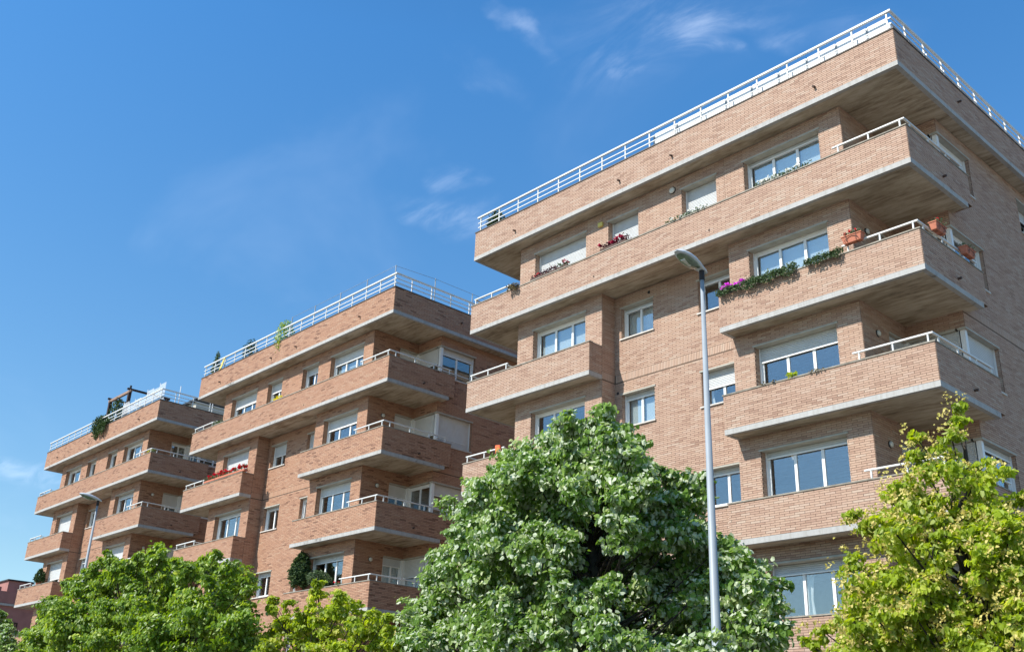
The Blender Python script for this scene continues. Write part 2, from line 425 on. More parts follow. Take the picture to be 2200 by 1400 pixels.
LEAF_T = np.array([(0, 0, 0), (-.45, .20, .17), (-.36, .70, .10), (0, 1, -.10), (.36, .70, .10), (.45, .20, .17)])
def leaves(name, pos, nrm, size, tone, mat, parent=None, loc=(0, 0, 0), template=LEAF_T, droop=.55, width=1.0, flip=0.0):
    K = len(pos)
    if flip: nrm = nrm*np.where(rng.random(K) < flip, -1.0, 1.0)[:, None]
    n = nrm/np.linalg.norm(nrm, axis=1, keepdims=True)
    r = rng.normal(size=(K, 3)); r[:, 2] -= droop*2
    t = r-n*(r*n).sum(1, keepdims=True); t /= np.linalg.norm(t, axis=1, keepdims=True)
    b = np.cross(t, n)
    T = template*np.array([width, 1, 1])
    v = pos[:, None]+size[:, None, None]*(T[None, :, 0:1]*b[:, None]+T[None, :, 1:2]*t[:, None]+T[None, :, 2:3]*n[:, None])
    return np_mesh(name, v, 6, [4, 4], [0, 3, 2, 1, 0, 5, 4, 3], mat, tone, parent, loc)

# ------------------------------------------------------------------ wall frames: u along the wall, d out of the wall, z up
class Fr:
    def __init__(s, o, u, n): s.o = Vector(o); s.u = Vector(u); s.n = Vector(n)
    def p(s, u, d, z): return s.o+s.u*u+s.n*d+Vector((0, 0, z))
    def box(s, mb, u0, u1, d0, d1, z0, z1):
        P = s.p
        if s.u.cross(s.n).z < 0: u0, u1 = u1, u0            # keep faces pointing outwards
        mb.hexa([P(u0, d0, z0), P(u1, d0, z0), P(u1, d1, z0), P(u0, d1, z0), P(u0, d0, z1), P(u1, d0, z1), P(u1, d1, z1), P(u0, d1, z1)])
X_, Y_ = Vector((1, 0, 0)), Vector((0, 1, 0))
def front(y): return Fr((0, y, 0), X_, -Y_)       # faces the street, u = x
def east(x): return Fr((x, 0, 0), Y_, X_)         # faces +x, u = y
def west(x): return Fr((x, 0, 0), Y_, -X_)        # faces -x, u = y

COURSE, BRICK, Z0 = .06, .29, .15
BV, BT = [], []                                   # the bricks of one block: corner arrays
SINGLE = []                                       # candidates for loose bricks: (screen size, centre, frame kind, size)
def add_brick(fr, u0, u1, z0, z1, d0=-.004, tone=None):
    p = .007+random.uniform(-.0015, .0018); s = .0053
    u0 += s; u1 -= s; z0 += s; z1 -= s
    if u1-u0 < .02: return
    P = fr.p; ti = random.uniform(-.0006, .0006)
    BV.append([P(u0, d0, z0), P(u1, d0, z0), P(u1, d0, z1), P(u0, d0, z1), P(u0, p-ti, z0), P(u1, p+ti, z0), P(u1, p+ti, z1), P(u0, p-ti, z1)])
    BT.append(random.random() if tone is None else tone)
def panel(name, fr, u0, u1, z0, z1, parent, holes=(), soldier=(), bricks=True, mat='mortar'):
    mb = MB()
    us = sorted({u0, u1, *[min(max(h[i], u0), u1) for h in holes for i in (0, 1)]})
    zs = sorted({z0, z1, *[min(max(h[i], z0), z1) for h in holes for i in (2, 3)]})
    inside = lambda u, z: any(h[0] < u < h[1] and h[2] < z < h[3] for h in holes)
    for a, b in zip(us, us[1:]):
        for c, d in zip(zs, zs[1:]):
            if b-a > 1e-6 and d-c > 1e-6 and not inside((a+b)/2, (c+d)/2):
                q = [fr.p(a, 0, c), fr.p(b, 0, c), fr.p(b, 0, d), fr.p(a, 0, d)]
                if (fr.u.cross(Vector((0, 0, 1)))).dot(fr.n) < 0: q.reverse()
                mb.quad(*q)
    o = mb.build(name, M[mat], parent, (0, 0, -GROUND))
    if not bricks: return o
    r = math.floor((z0-Z0)/COURSE+1e-6)
    while Z0+r*COURSE < z1-1e-6:
        a, b = max(Z0+r*COURSE, z0), min(Z0+(r+1)*COURSE, z1)
        r += 1
        if b-a < .02: continue
        zc = (a+b)/2
        if any(s0 < zc < s1 for s0, s1 in soldier): continue
        cuts = sorted([(h[0], h[1]) for h in holes if h[2] < zc < h[3]])
        segs, x = [], u0
        for c in cuts:
            if c[0] > x: segs.append((x, c[0]))
            x = max(x, c[1])
        if x < u1: segs.append((x, u1))
        off = (BRICK/2 if r % 2 else 0)
        for s0, s1 in segs:
            k = math.floor((s0-off)/BRICK)
            while off+k*BRICK < s1-1e-6:
                p0, p1 = max(off+k*BRICK, s0), min(off+(k+1)*BRICK, s1)
                if p1-p0 > .02: add_brick(fr, p0, p1, a, b)
                k += 1
    for s0, s1 in soldier:                          # a course of bricks standing on end
        k = math.ceil(u0/.06)
        while k*.06 < u1-.06:
            add_brick(fr, k*.06, k*.06+.06, s0+.04, s1-.004, tone=random.uniform(.6, 1.0))
            k += 1
    return o

ALLW = []
def window(fr, u0, u1, z0, z1, parent, panes=3, shut=0.0, blind=0.0, curtain='', sill=False, lintel=True, rec=.30,
           slats_single=True, reveal=True, slat='slat', smat=None, grey=False):
    """one window: frame mesh with panes, slats, lintel and sill as children"""
    OFF = (0, 0, -GROUND)
    f = MB(); w = u1-u0
    a, b, c, d = u0, u1, z0, z1
    D0, D1 = -rec-.02, -rec+.045
    for (x0, x1, y0, y1) in ((a, a+.055, c, d), (b-.055, b, c, d), (a+.055, b-.055, c, c+.06), (a+.055, b-.055, d-.09, d)):
        fr.box(f, x0, x1, D0, D1, y0, y1)
    ia, ib, ic, id_ = a+.055, b-.055, c+.06, d-.09
    pw = (ib-ia)/panes
    root = f.build('window', M['white'], parent, OFF)
    for k in range(panes):
        s = MB(); x0, x1 = ia+k*pw, ia+(k+1)*pw
        e = .042; g0, g1 = -rec-.012-.004*(k % 2), -rec+.03+.004*(k % 2)
        for (p0, p1, q0, q1) in ((x0, x0+e, ic, id_), (x1-e, x1, ic, id_), (x0+e, x1-e, ic, ic+e), (x0+e, x1-e, id_-e, id_)):
            fr.box(s, p0+.0015, p1-.0015, g0, g1, q0, q1)
        s.build('sash', M['white'], root)
        g = MB(); fr.box(g, x0+e, x1-e, -rec, -rec+.008, ic+e, id_-e)
        g.build('pane', M['glass'], root)
    # guides and shutter
    for (x0, x1) in ((a, a+.03), (b-.03, b)):
        gd = MB(); fr.box(gd, x0, x1, -rec+.05, -rec+.10, c, d); gd.build('shutter_guide', M['white'], root)
    if shut > 0:
        H = (d-c)*shut; n = max(2, round(H/.05)); s0 = d-n*.05
        if s0 < c: s0 = c; n = int((d-c)/.05)
        one = None
        if slats_single:
            s = MB()
            P = []
            for (dd, z) in ((.055, 0), (.062, .006), (.066, .024), (.062, .042), (.055, .047)): P.append((dd-rec, z))
            for i in range(4):
                s.quad(fr.p(a+.03, P[i][0], P[i][1]), fr.p(b-.03, P[i][0], P[i][1]), fr.p(b-.03, P[i+1][0], P[i+1][1]), fr.p(a+.03, P[i+1][0], P[i+1][1]))
            s.quad(fr.p(a+.03, .052-rec, 0), fr.p(a+.03, .052-rec, .05), fr.p(b-.03, .052-rec, .05), fr.p(b-.03, .052-rec, 0))
            me = s.mesh('slat'); me.materials.append(M[smat or 'slat'])
            for k in range(n):
                o = bpy.data.objects.new('slat', me); COL.objects.link(o); o.parent = root; o.location = (0, 0, s0+k*.05)
        else:
            s = MB()
            for k in range(n):
                z = s0+k*.05
                s.quad(fr.p(a+.03, .055-rec, z), fr.p(b-.03, .055-rec, z), fr.p(b-.03, .066-rec, z+.024), fr.p(a+.03, .066-rec, z+.024))
                s.quad(fr.p(a+.03, .066-rec, z+.024), fr.p(b-.03, .066-rec, z+.024), fr.p(b-.03, .055-rec, z+.05), fr.p(a+.03, .055-rec, z+.05))
            s.build('roller_shutter', M[smat or 'slat'], root)
        s = MB(); fr.box(s, a+.03, b-.03, -rec+.05, -rec+.075, max(s0-.035, c), s0)
        s.build('shutter_rail', M['white'], root)
    if blind > 0:
        s = MB(); zb = d-(d-c)*blind
        for k in range(panes):
            x0, x1 = ia+k*pw+e, ia+(k+1)*pw-e
            zz_ = zb+random.uniform(-.04, .04)
            fr.box(s, x0, x1, -rec-.09, -rec-.085, max(zz_, c), id_)
        s.build('blind', M['blind'], root)
    if curtain:
        for ch, (q0, q1) in (('l', (ia, ia+w*.16)), ('m', (ia+w*.27, ia+w*.40)), ('r', (ib-w*.16, ib)), ('f', (ia, ib))):
            if ch not in curtain: continue
            s = MB(); n = max(6, int((q1-q0)/.035)); rows = 8
            pts = []
            for j in range(rows+1):
                t = j/rows; z = ic+(id_-ic)*t
                pinch = 1.0 if ch == 'f' else (.45+.55*abs(t-.38)/.62)
                for i in range(n+1):
                    u = q0+(q1-q0)*(.5+(i/n-.5)*pinch) if ch in 'mf' else ((q0+(q1-q0)*(i/n)*pinch) if ch == 'l' else q1-(q1-q0)*(i/n)*pinch)
                    pts.append(fr.p(u, -rec-.12+.02*math.sin(i*1.9+j*.2), z))
            i0 = len(s.v); s.v += [tuple(p) for p in pts]
            for j in range(rows):
                for i in range(n):
                    k = i0+j*(n+1)+i; s.f.append((k, k+1, k+n+2, k+n+1))
            s.build('curtain', M['curtain'], root, smooth=True)
    if lintel:
        s = MB(); fr.box(s, a-.05, b+.05, -rec-.03, .035, d-.001, d+.045)
        s.build('lintel', M['lintel'], root)
    if sill:
        s = MB(); fr.box(s, a-.05, b+.05, -rec-.03, .055, c-.045, c+.001)
        s.build('sill', M['sill'], root)
    return root
def reveals(fr, u0, u1, z0, z1, parent, rec=.32):
    """brick jambs at both sides of an opening"""
    n = fr.n
    jl = Fr(fr.p(u0, -rec, 0), n, fr.u); jr = Fr(fr.p(u1, -rec, 0), n, -fr.u)
    panel('jamb', jl, 0, rec, z0, z1, parent)
    panel('jamb', jr, 0, rec, z0, z1, parent)

def bulkhead_lamp(fr, u, z, parent, r=.085, mat='lampglass', oval=True):
    rt = MB(); pts = []
    P = fr.p
    base = rt.tube([P(u, 0, z), P(u, .035, z)], [r*1.12, r*1.12], 16).build('wall_lamp', M['black'], parent, (0, 0, -GROUND), True)
    s = MB().tube([P(u, .03, z), P(u, .06, z), P(u, .085, z)], [r, r*.95, r*.5], 16)
    s.build('lamp_glass', M[mat], base, smooth=True)
def spout(fr, u, z, parent, r=.035, ln=.11, drop=.03):
    MB().tube([fr.p(u, -.02, z), fr.p(u, ln, z-drop)], r, 8).build('drain_spout', M['pipe'], parent, (0, 0, -GROUND))

# ------------------------------------------------------------------ one apartment block
LW, WL, BL, BR, WR, XS = -17.04, -15.09, -11.07, -6.03, -2.08, -.47
XW = LW-XS
W1, W2, W3, DEEP, YB = .594, 1.231, 2.99, 14.0, 3.2
HEAD, FC, RC = -.45, 1.145, 1.21
W_A = [(-5.33, -2.79), (-7.67, -6.35), (-10.78, -9.47), (-14.3, -11.81)]
W_C = [(-10.78, -9.45), (-7.65, -6.33)]
OFF = (0, 0, -GROUND)

def apartment_block(loc, opts, near, label):
    root = empty('apartment_building', (loc[0], loc[1], loc[2]+GROUND))
    tag(root, label, 'building', 'terraced-roof brick apartment blocks in a row')
    part = lambda mb, name, mat, parent=None, **k: mb.build(name, M[mat], parent or root, OFF if parent is None else (0, 0, 0), **k)
    first = not BV
    br = first                                             # bricks are laid out once, the mesh is shared
    zb = GROUND-loc[2]
    # --- walls
    fr1, fr2, fr3 = front(W1), front(W2), front(W3)
    def openings(k): return (-3*k-1.86+.005, -3*k+HEAD)
    hr, hl, hc = [], [], []
    for k in range(0, 6):
        lo, hi = openings(k)
        hr.append((*W_A[0], lo, hi)); hl.append((*W_A[3], lo, hi))
        if k > 0:
            for w in W_C: hc.append((*w, -3*k-1.53, hi))
    lo, hi = openings(0)
    panel('wall', fr1, BR, WR, zb, 0, root, hr, bricks=br)
    panel('wall', fr1, WL, BL, zb, 0, root, hl, bricks=br)
    panel('wall', fr1, BL, BR, -3, 0, root, [(*W_A[1], lo, hi), (*W_A[2], lo, hi)], bricks=br)
    panel('wall', fr2, BL, BR, zb, -3, root, hc, soldier=[(-6.03, -5.73)], bricks=br)
    # returns of the bays
    panel('wall', east(BL), W1, W2, zb, -3, root, soldier=[(-6.03, -5.73)], bricks=br)
    panel('wall', west(BR), W1, W2, zb, -3, root, bricks=False, mat='plain')
    # loggia side walls with glazing next to the inner corner
    ls = []; bk = []; sd = []
    for k in range(0, 6):
        ls.append((2.0, W3, -3*k-1.86-.95, -3*k-.5)); bk.append((WR, XS, -3*k-1.86-.95, -3*k-.5)); sd.append((W3, 4.95, -3*k-1.80, -3*k-.5))
    panel('wall', east(WR), W1, W3, zb, 0, root, ls, bricks=br)
    for q0, q1 in [(-.5, 0)]+[(-3*k-3.5, -3*k-2.81) for k in range(5)]+[(zb, -17.81)]: panel('wall', fr3, WR, XS, q0, q1, root, bricks=br)
    panel('wall', east(XS), W3, DEEP-.3, zb, 0, root, sd+[(8.3, 9.7, -3*k-1.6, -3*k+HEAD) for k in range(6)], soldier=[(-6.03, -5.73)], bricks=br)
    # the sides that face away from the street view
    panel('wall', west(WL), W1, W3, zb, 0, root, bricks=False, mat='plain')
    panel('wall', fr3, XW, WL, zb, 0, root, bricks=False, mat='plain')
    panel('wall', west(XW), W3, DEEP-.3, zb, 0, root, bricks=False, mat='plain')
    panel('wall', Fr((0, DEEP-.3, 0), X_, Y_), XW, XS, zb, 0, root, bricks=False, mat='plain')
    # --- floor plates inside
    for k in range(1, 6):
        s = MB().box(XW+.02, XS-.22, YB, DEEP-.32, -3*k, -3*k+.14)
        s.box(BL+.01, BR-.01, W2+.45, YB-.001, -3*k, -3*k+.14)
        part(s, 'floor_plate', 'soffit')
        part(MB().box(-9.2, -9.1, W2+.4, 6, -3*k+.15, -3*(k-1)-.01).box(XW+.05, XS-.3, 6, 6.1, -3*k+.15, -3*(k-1)-.01), 'inner_wall', 'lintel')
    # --- roof: slab, parapet, coping
    rf = empty('roof', OFF, root)
    sub = lambda mb, name, mat, par, **k: mb.build(name, M[mat], par, **k)
    s = MB().box(LW, .015, -.015, .11, 0, .145).box(-.11, .015, .11, DEEP, 0, .145).box(LW, LW+.11, .11, DEEP, 0, .145)
    sub(s, 'slab_edge', 'fascia', rf)
    sub(MB().box(LW+.11, -.11, .11, DEEP, .012, .13), 'slab', 'soffit', rf)
    sub(MB().box(LW+.12, -.12, .12, DEEP-.1, .15, .30), 'roof_deck', 'roofdeck', rf)
    s = MB().box(LW, LW+.12, .12, DEEP, .145, RC-.04)
    s.box(LW, 0, DEEP-.12, DEEP, .15, RC-.04)
    sub(s, 'back_parapet', 'plain', rf)
    s = MB().box(LW-.02, .03, -.03, .16, RC-.04, RC).box(-.16, .03, .16, DEEP, RC-.04, RC).box(LW-.02, LW+.16, .16, DEEP, RC-.04, RC)
    sub(s, 'coping', 'flashing', rf)
    panel('parapet', front(0), LW, 0, .145, RC-.04, root, bricks=br)
    panel('parapet', east(0), 0, DEEP, .145, RC-.04, root, bricks=br)
    panel('parapet', Fr((0, .12, 0), X_, Y_), LW+.12, -.12, .15, RC-.04, root, bricks=False, mat='plain')
    panel('parapet', west(-.12), .12, DEEP-.12, .15, RC-.04, root, bricks=False, mat='plain')
    for x, z in ((-14.79, .48), (-9.75, .5), (-7.55, .5), (-2.43, .52)): spout(front(0), x, z, root)
    spout(east(0), 3.63, .65, root, drop=0)
    # roof railing
    rr = empty('roof_railing', OFF, root)
    sub(MB().box(LW+.03, -.02, .02, .09, RC+.60, RC+.665).box(-.09, -.02, .09, DEEP, RC+.60, RC+.665), 'handrail', 'rail', rr, bevel=.008)
    for zr in (RC+.21, RC+.40):
        sub(MB().box(LW+.06, -.04, .045, .07, zr-.016, zr+.016).box(-.07, -.04, .07, DEEP, zr-.016, zr+.016), 'rail', 'rail', rr)
    pm = MB().box(-.02, .02, -.018, .018, 0, .60).mesh('post'); pm.materials.append(M['rail'])
    pts = [(-16.85+i*1.043, .075) for i in range(17)]+[(-.075, .9+i*1.07) for i in range(12)]
    for (x, y) in pts:
        o = bpy.data.objects.new('post', pm); COL.objects.link(o); o.parent = rr; o.location = (x, y, RC)
    fm = MB().tube([(0, 0, .16), (0, .02, .08), (-.10, .05, 0)], .014, 6).mesh('foot'); fm.materials.append(M['rail'])
    for (x, y) in pts[:17:2]:
        o = bpy.data.objects.new('brace', fm); COL.objects.link(o); o.parent = rr; o.location = (x-.01, y, RC)
    # --- balconies
    rp = MB().box(-.018, .018, -.018, .018, 0, .20).mesh('post'); rp.materials.append(M['rail'])
    def balcony(k, x0, x1, kind):
        """kind: full (whole front), east (right bay), west (left bay)"""
        z = -3*k; b = empty('balcony', OFF, root)
        e = MB(); e.box(x0, x1+(.015 if x1 == 0 else 0), -.015, .11, z, z+.145)
        inner0, inner1 = x0, x1
        if x1 == 0: e.box(-.11, .015, .11, YB, z, z+.145); inner1 = -.11
        if x0 == LW: e.box(LW, LW+.11, .11, YB, z, z+.145); inner0 = LW+.11
        if kind == 'west': e.box(x1-.11, x1+.001, .11, W1-.004, z, z+.145)
        if kind == 'east': e.box(x0-.001, x0+.11, .11, W1-.004, z, z+.145)
        sub(e, 'slab_edge', 'fascia', b)
        s = MB()
        if kind == 'full':
            s.box(inner0, inner1, .11, W2+.28, z+.012, z+.13)
            s.box(inner0, WL+2, W2+.28, YB-.002, z+.012, z+.13); s.box(WR-2, inner1, W2+.28, YB-.002, z+.012, z+.13)
        else:
            s.box(inner0 if kind == 'west' else x0+.11, inner1 if kind == 'east' else x1-.11, .11, W1-.004, z+.012, z+.13)
            if kind == 'east': s.box(x0+.3, inner1, W1-.004, YB-.002, z+.012, z+.13)
            else: s.box(inner0, x1-.3, W1-.004, YB-.002, z+.012, z+.13)
        sub(s, 'slab', 'soffit', b)
        # coping and the planting shelf in front of the bay windows
        c = MB(); zc = z+FC-.035
        c.box(x0-.02, x1+.025, -.03, .14, zc, z+FC)
        if x1 == 0: c.box(-.14, .025, .14, YB+.3, zc, z+FC)
        if x0 == LW: c.box(LW-.025, LW+.14, .14, YB, zc, z+FC)
        s0, s1 = max(x0, WL+.002), min(x1, WR-.002)
        sub(c, 'coping', 'coping', b)
        sub(MB().box(s0, s1, .14, W1+.30, zc, z+FC-.004), 'shelf', 'coping', b)
        panel('parapet', front(0), x0, x1, z+.145, zc, root, bricks=br)
        if x1 == 0: panel('parapet', east(0), 0, YB+.28, z+.145, zc, root, bricks=br)
        else: panel('parapet', east(x1), 0, W1, z+.145, zc, root, bricks=br)
        panel('parapet', west(x0), 0, W1 if x0 != LW else YB, z+.145, zc, root, bricks=False, mat='plain')
        # inner faces of the parapet
        ins = MB()
        if x1 == 0:
            ins.quad((WR, .12, z+.14), (-.12, .12, z+.14), (-.12, .12, zc), (WR, .12, zc))
            ins.quad((-.12, .12, z+.14), (-.12, YB+.28, z+.14), (-.12, YB+.28, zc), (-.12, .12, zc))
            sub(MB().quad((0, YB+.28, z+.14), (0, YB+.28, zc), (XS, YB+.28, zc), (XS, YB+.28, z+.14)), 'parapet_end', 'plain', b)
        if x0 == LW:
            ins.quad((WL, .12, z+.14), (LW+.12, .12, z+.14), (LW+.12, .12, zc), (WL, .12, zc))
            ins.quad((LW+.12, .12, z+.14), (LW+.12, YB, z+.14), (LW+.12, YB, zc), (LW+.12, .12, zc))
        sub(ins, 'parapet_inner_face', 'plain', b)
        # railings over the open loggia corners
        zt = z+FC+.20
        if x1 == 0:
            h = MB().box(-2.12, -.03, .02, .08, zt, zt+.045).box(-.09, -.03, .08, YB+.1, zt, zt+.045)
            sub(h, 'handrail', 'rail', b, bevel=.008)
            for (x, y) in ((-1.95, .05), (-1.06, .05), (-.17, .05), (-.06, .35), (-.06, 1.35), (-.06, 2.35), (-.06, 3.2)):
                o = bpy.data.objects.new('post', rp); COL.objects.link(o); o.parent = b; o.location = (x, y, z+FC)
        if x0 == LW:
            h = MB().box(LW+.10, WL+.12, .02, .08, zt, zt+.045).box(LW+.10, LW+.16, .08, YB, zt, zt+.045)
            h.box(WL+.06, WL+.12, .08, .5, zt-.06, zt-.02)
            sub(h, 'handrail', 'rail', b, bevel=.008)
            for (x, y) in ((LW+.17, .05), (LW+1.05, .05), (WL+.04, .05)):
                o = bpy.data.objects.new('post', rp); COL.objects.link(o); o.parent = b; o.location = (x, y, z+FC)
        return b
    balcony(1, LW, 0, 'full')
    for k in range(2, 6):
        balcony(k, BR, 0, 'east'); balcony(k, LW, BL, 'west')
    for k in range(1, 5): spout(east(0), 1.82, -3*k+.37, root, drop=0)
    for x in (-10.89, -6.25): spout(front(0), x, -2.65, root, ln=.012, drop=0)
    # --- windows
    for k in range(0, 6):
        lo, hi = openings(k)
        for i, w in enumerate(W_A):
            if k > 0 and i in (1, 2): continue
            o = dict(opts.get((k, 'R' if i == 0 else 'L' if i == 3 else 'M%d' % i), {}))
            window(fr1, *w, lo, hi, root, panes=3 if i in (0, 3) else 2, slats_single=near, **o)
            if br: reveals(fr1, *w, lo, hi, root)
        if k > 0:
            for i, w in enumerate(W_C):
                o = dict(opts.get((k, 'CL' if i == 0 else 'CR'), {}))
                window(fr2, *w, -3*k-1.53, hi, root, panes=2, sill=True, slats_single=near, rec=.24, **o)
                if br: reveals(fr2, *w, -3*k-1.53, hi, root, .26)
        # corner glazing of the loggia: door in the side wall, window in the back wall, window round the corner
        zt = -3*k-.5; zl = -3*k-1.86-.95; z2 = -3*k-1.80
        o = dict(opts.get((k, 'S'), {'shut': .3})); window(east(WR), 2.0, W3-.01, zl, zt, root, panes=2, lintel=False, rec=.13, slats_single=near, **o)
        o = dict(opts.get((k, 'B'), {'shut': .3})); window(fr3, WR+.01, XS-.16, zl, zt, root, panes=2, lintel=False, rec=.13, slats_single=near, **o)
        o = dict(opts.get((k, 'E'), {'shut': .3})); window(east(XS), W3+.14, 4.94, z2, zt, root, panes=2, lintel=False, rec=.2, slats_single=near, **o)
        window(east(XS), 8.3, 9.7, -3*k-1.6, -3*k+HEAD, root, panes=2, sill=True, slats_single=near, shut=.3 if near else 0)
        part(MB().box(XS-.2, XS-.03, W3+.03, W3+.16, z2, zt), 'corner_post', 'white')
        part(MB().box(WR-.12, WR+.06, W3-.06, W3+.12, zl, zt), 'corner_post', 'white')
        s = MB().box(WR-.3, XS-.2, W3-.035, W3+.25, zt, zt+.05).box(XS-.25, XS+.035, W3-.035, 4.99, zt, zt+.05).box(WR-.25, WR+.035, 2.0, W3-.035, zt, zt+.05)
        part(s, 'corner_lintel', 'lintel')
        part(MB().box(XS-.25, XS+.04, W3, 4.99, z2-.05, z2), 'corner_sill', 'sill')
        # low white bar in front of the corner window
        part(MB().box(XS-.02, XS+.03, W3+.1, 4.6, z2+.22, z2+.25), 'window_bar', 'rail')
        if br:
            jb = Fr((XS-.3, 4.95, 0), X_, -Y_); panel('jamb', jb, 0, .3, z2, zt, root)
        if k > 0: bulkhead_lamp(east(WR), 1.38, -3*k-.69, root)
    return root

# ------------------------------------------------------------------ the three blocks
O1 = {(0, 'R'): dict(shut=.06, blind=.5, grey=True), (0, 'M1'): dict(shut=.97), (0, 'M2'): dict(shut=.97), (0, 'L'): dict(shut=.97),
      (1, 'R'): dict(blind=.97), (1, 'L'): dict(blind=.9), (1, 'CL'): dict(shut=.1, curtain='f'), (1, 'CR'): dict(shut=.08),
      (2, 'R'): dict(shut=.30), (2, 'L'): dict(), (2, 'CL'): dict(shut=.12, blind=.9), (2, 'CR'): dict(shut=.45, curtain='l'),
      (3, 'R'): dict(shut=.12), (3, 'CR'): dict(shut=.12), (3, 'CL'): dict(shut=.2),
      (4, 'R'): dict(shut=.17, curtain='mr'), (4, 'CR'): dict(shut=.2),
      (0, 'E'): dict(), (0, 'B'): dict(), (1, 'E'): dict(), (1, 'B'): dict(), (2, 'E'): dict(shut=.97), (2, 'B'): dict(shut=.9), (2, 'S'): dict(shut=.9),
      (3, 'E'): dict(shut=.1), (3, 'B'): dict(shut=.25)}
O2 = {(0, 'R'): dict(shut=.3, blind=.5), (0, 'M1'): dict(shut=.22), (0, 'M2'): dict(shut=.32), (0, 'L'): dict(shut=.36),
      (1, 'R'): dict(shut=.32), (1, 'L'): dict(shut=.62), (1, 'CL'): dict(shut=.45), (1, 'CR'): dict(shut=.9),
      (2, 'R'): dict(shut=.26), (2, 'L'): dict(shut=.12), (2, 'CL'): dict(shut=.1),
      (3, 'R'): dict(shut=.14), (3, 'CL'): dict(shut=.15), (3, 'L'): dict(shut=.2),
      (0, 'S'): dict(shut=.9, smat='slat_warm'), (0, 'B'): dict(shut=.3, smat='slat_warm'), (0, 'E'): dict(shut=.2, smat='slat_warm'),
      (1, 'S'): dict(shut=.9, smat='slat_warm'), (1, 'B'): dict(shut=.4, smat='slat_warm'), (1, 'E'): dict(shut=.97, smat='slat_warm'),
      (2, 'S'): dict(shut=.2, smat='slat_warm'), (2, 'B'): dict(), (2, 'E'): dict(shut=.35, smat='slat_warm'),
      (3, 'S'): dict(shut=.12, curtain='f'), (3, 'B'): dict(shut=.3, curtain='f', smat='slat_warm'), (3, 'E'): dict(shut=.2, curtain='f', smat='slat_warm')}
O3 = {(0, 'R'): dict(), (0, 'M1'): dict(), (0, 'M2'): dict(), (0, 'L'): dict(),
      (1, 'R'): dict(shut=.15), (1, 'L'): dict(shut=.97), (1, 'CL'): dict(shut=.05), (2, 'L'): dict(shut=.7), (2, 'R'): dict(shut=.5), (2, 'CL'): dict(shut=.2),
      (0, 'S'): dict(), (0, 'B'): dict(), (0, 'E'): dict(), (1, 'S'): dict(shut=.3, smat='slat_warm'), (1, 'B'): dict(shut=.3), (1, 'E'): dict(shut=.6)}
LOC = {1: (0, 0, 0), 2: (-22.40, .2585, -.4356), 3: (-44.28, .2417, -.4967)}
blk1 = apartment_block(LOC[1], O1, True, 'tallest looking brick apartment block, the nearest one, with white panels behind its roof rail')
BV1, BT1 = np.array([[tuple(p) for p in b] for b in BV], dtype=np.float64), np.array(BT)
blk2 = apartment_block(LOC[2], O2, False, 'middle brick apartment block of the row, with a tall wire fence along its roof corner')
blk3 = apartment_block(LOC[3], O3, False, 'farthest of the brick apartment blocks, with a dark wooden pergola on its roof')

# bricks: the 300 that show largest on the near block are objects, the rest one part
def screen(P):
    v = P-np.array(m.translation)
    z = v@np.array(fwd); return 1100+2203.5*(v@np.array(rgt2))/z, 700-2203.5*(v@np.array(upv2))/z, z
cen = BV1.mean(1); u_, v_, z_ = screen(cen)
front_face = np.abs(BV1[:, 4, 1]-BV1[:, 5, 1]) < .01
sz = (BV1[:, 5, 0]-BV1[:, 4, 0])
ok = front_face & (sz > .25) & (v_ < 1385) & (v_ > 900) & (u_ > 1565) & (u_ < 1850) & (z_ > 0) & (cen[:, 1] < .05)
order = np.argsort(np.where(ok, z_, 1e9)); pick = order[:min(300, ok.sum())]
mask = np.ones(len(BV1), bool); mask[pick] = False
LOOPS = [4, 5, 6, 7, 0, 1, 5, 4, 1, 2, 6, 5, 2, 3, 7, 6, 3, 0, 4, 7]
def fix_winding(V):
    a = V[:, 5]-V[:, 4]; b = V[:, 7]-V[:, 4]; nn = np.cross(a, b); outw = V[:, 4]-V[:, 0]
    flip = (nn*outw).sum(1) < 0
    W = V.copy(); W[flip] = V[flip][:, [1, 0, 3, 2, 5, 4, 7, 6]]
    return W
BV1 = fix_winding(BV1)
bw = np_mesh('brickwork', BV1[mask], 8, [4]*5, LOOPS, M['brick'], BT1[mask], blk1, OFF)
bw['kind'] = 'stuff'
full = np_mesh('brickwork', BV1, 8, [4]*5, LOOPS, M['brick_red'], BT1, blk2, OFF); full['kind'] = 'stuff'
o = full.copy(); COL.objects.link(o); o.parent = blk3
sm = MB().hexa([(-.1405, .004, -.0255), (.1405, .004, -.0255), (.1405, .004, .0255), (-.1405, .004, .0255),
                (-.1405, -.0075, -.0255), (.1405, -.0075, -.0255), (.1405, -.0075, .0255), (-.1405, -.0075, .0255)]).mesh('brick')
sm.materials.append(M['brick_single'])
for i in pick:
    o = bpy.data.objects.new('brick', sm); COL.objects.link(o); o.parent = blk1
    c = cen[i]; o.location = (c[0], 0, c[2]-GROUND); o.scale = (sz[i]/.281, random.uniform(.8, 1.2), 1)

# extras on the near block
bulkhead_lamp(front(W1), -8.02, -.34, blk1, r=.11)
for u, z in ((-7.6+.25, -3.25), (-9.6, -3.2), (-10.95, -6.35)):
    MB().tube([front(W2).p(u, -.02, z), front(W2).p(u, .012, z)], .055, 10).build('vent', M['dark'], blk1, OFF)
MB().box(-11.2, -11.0, W1-.09, W1, -.52, -.36).build('alarm_box', M['yellow'], blk1, OFF, bevel=.02)
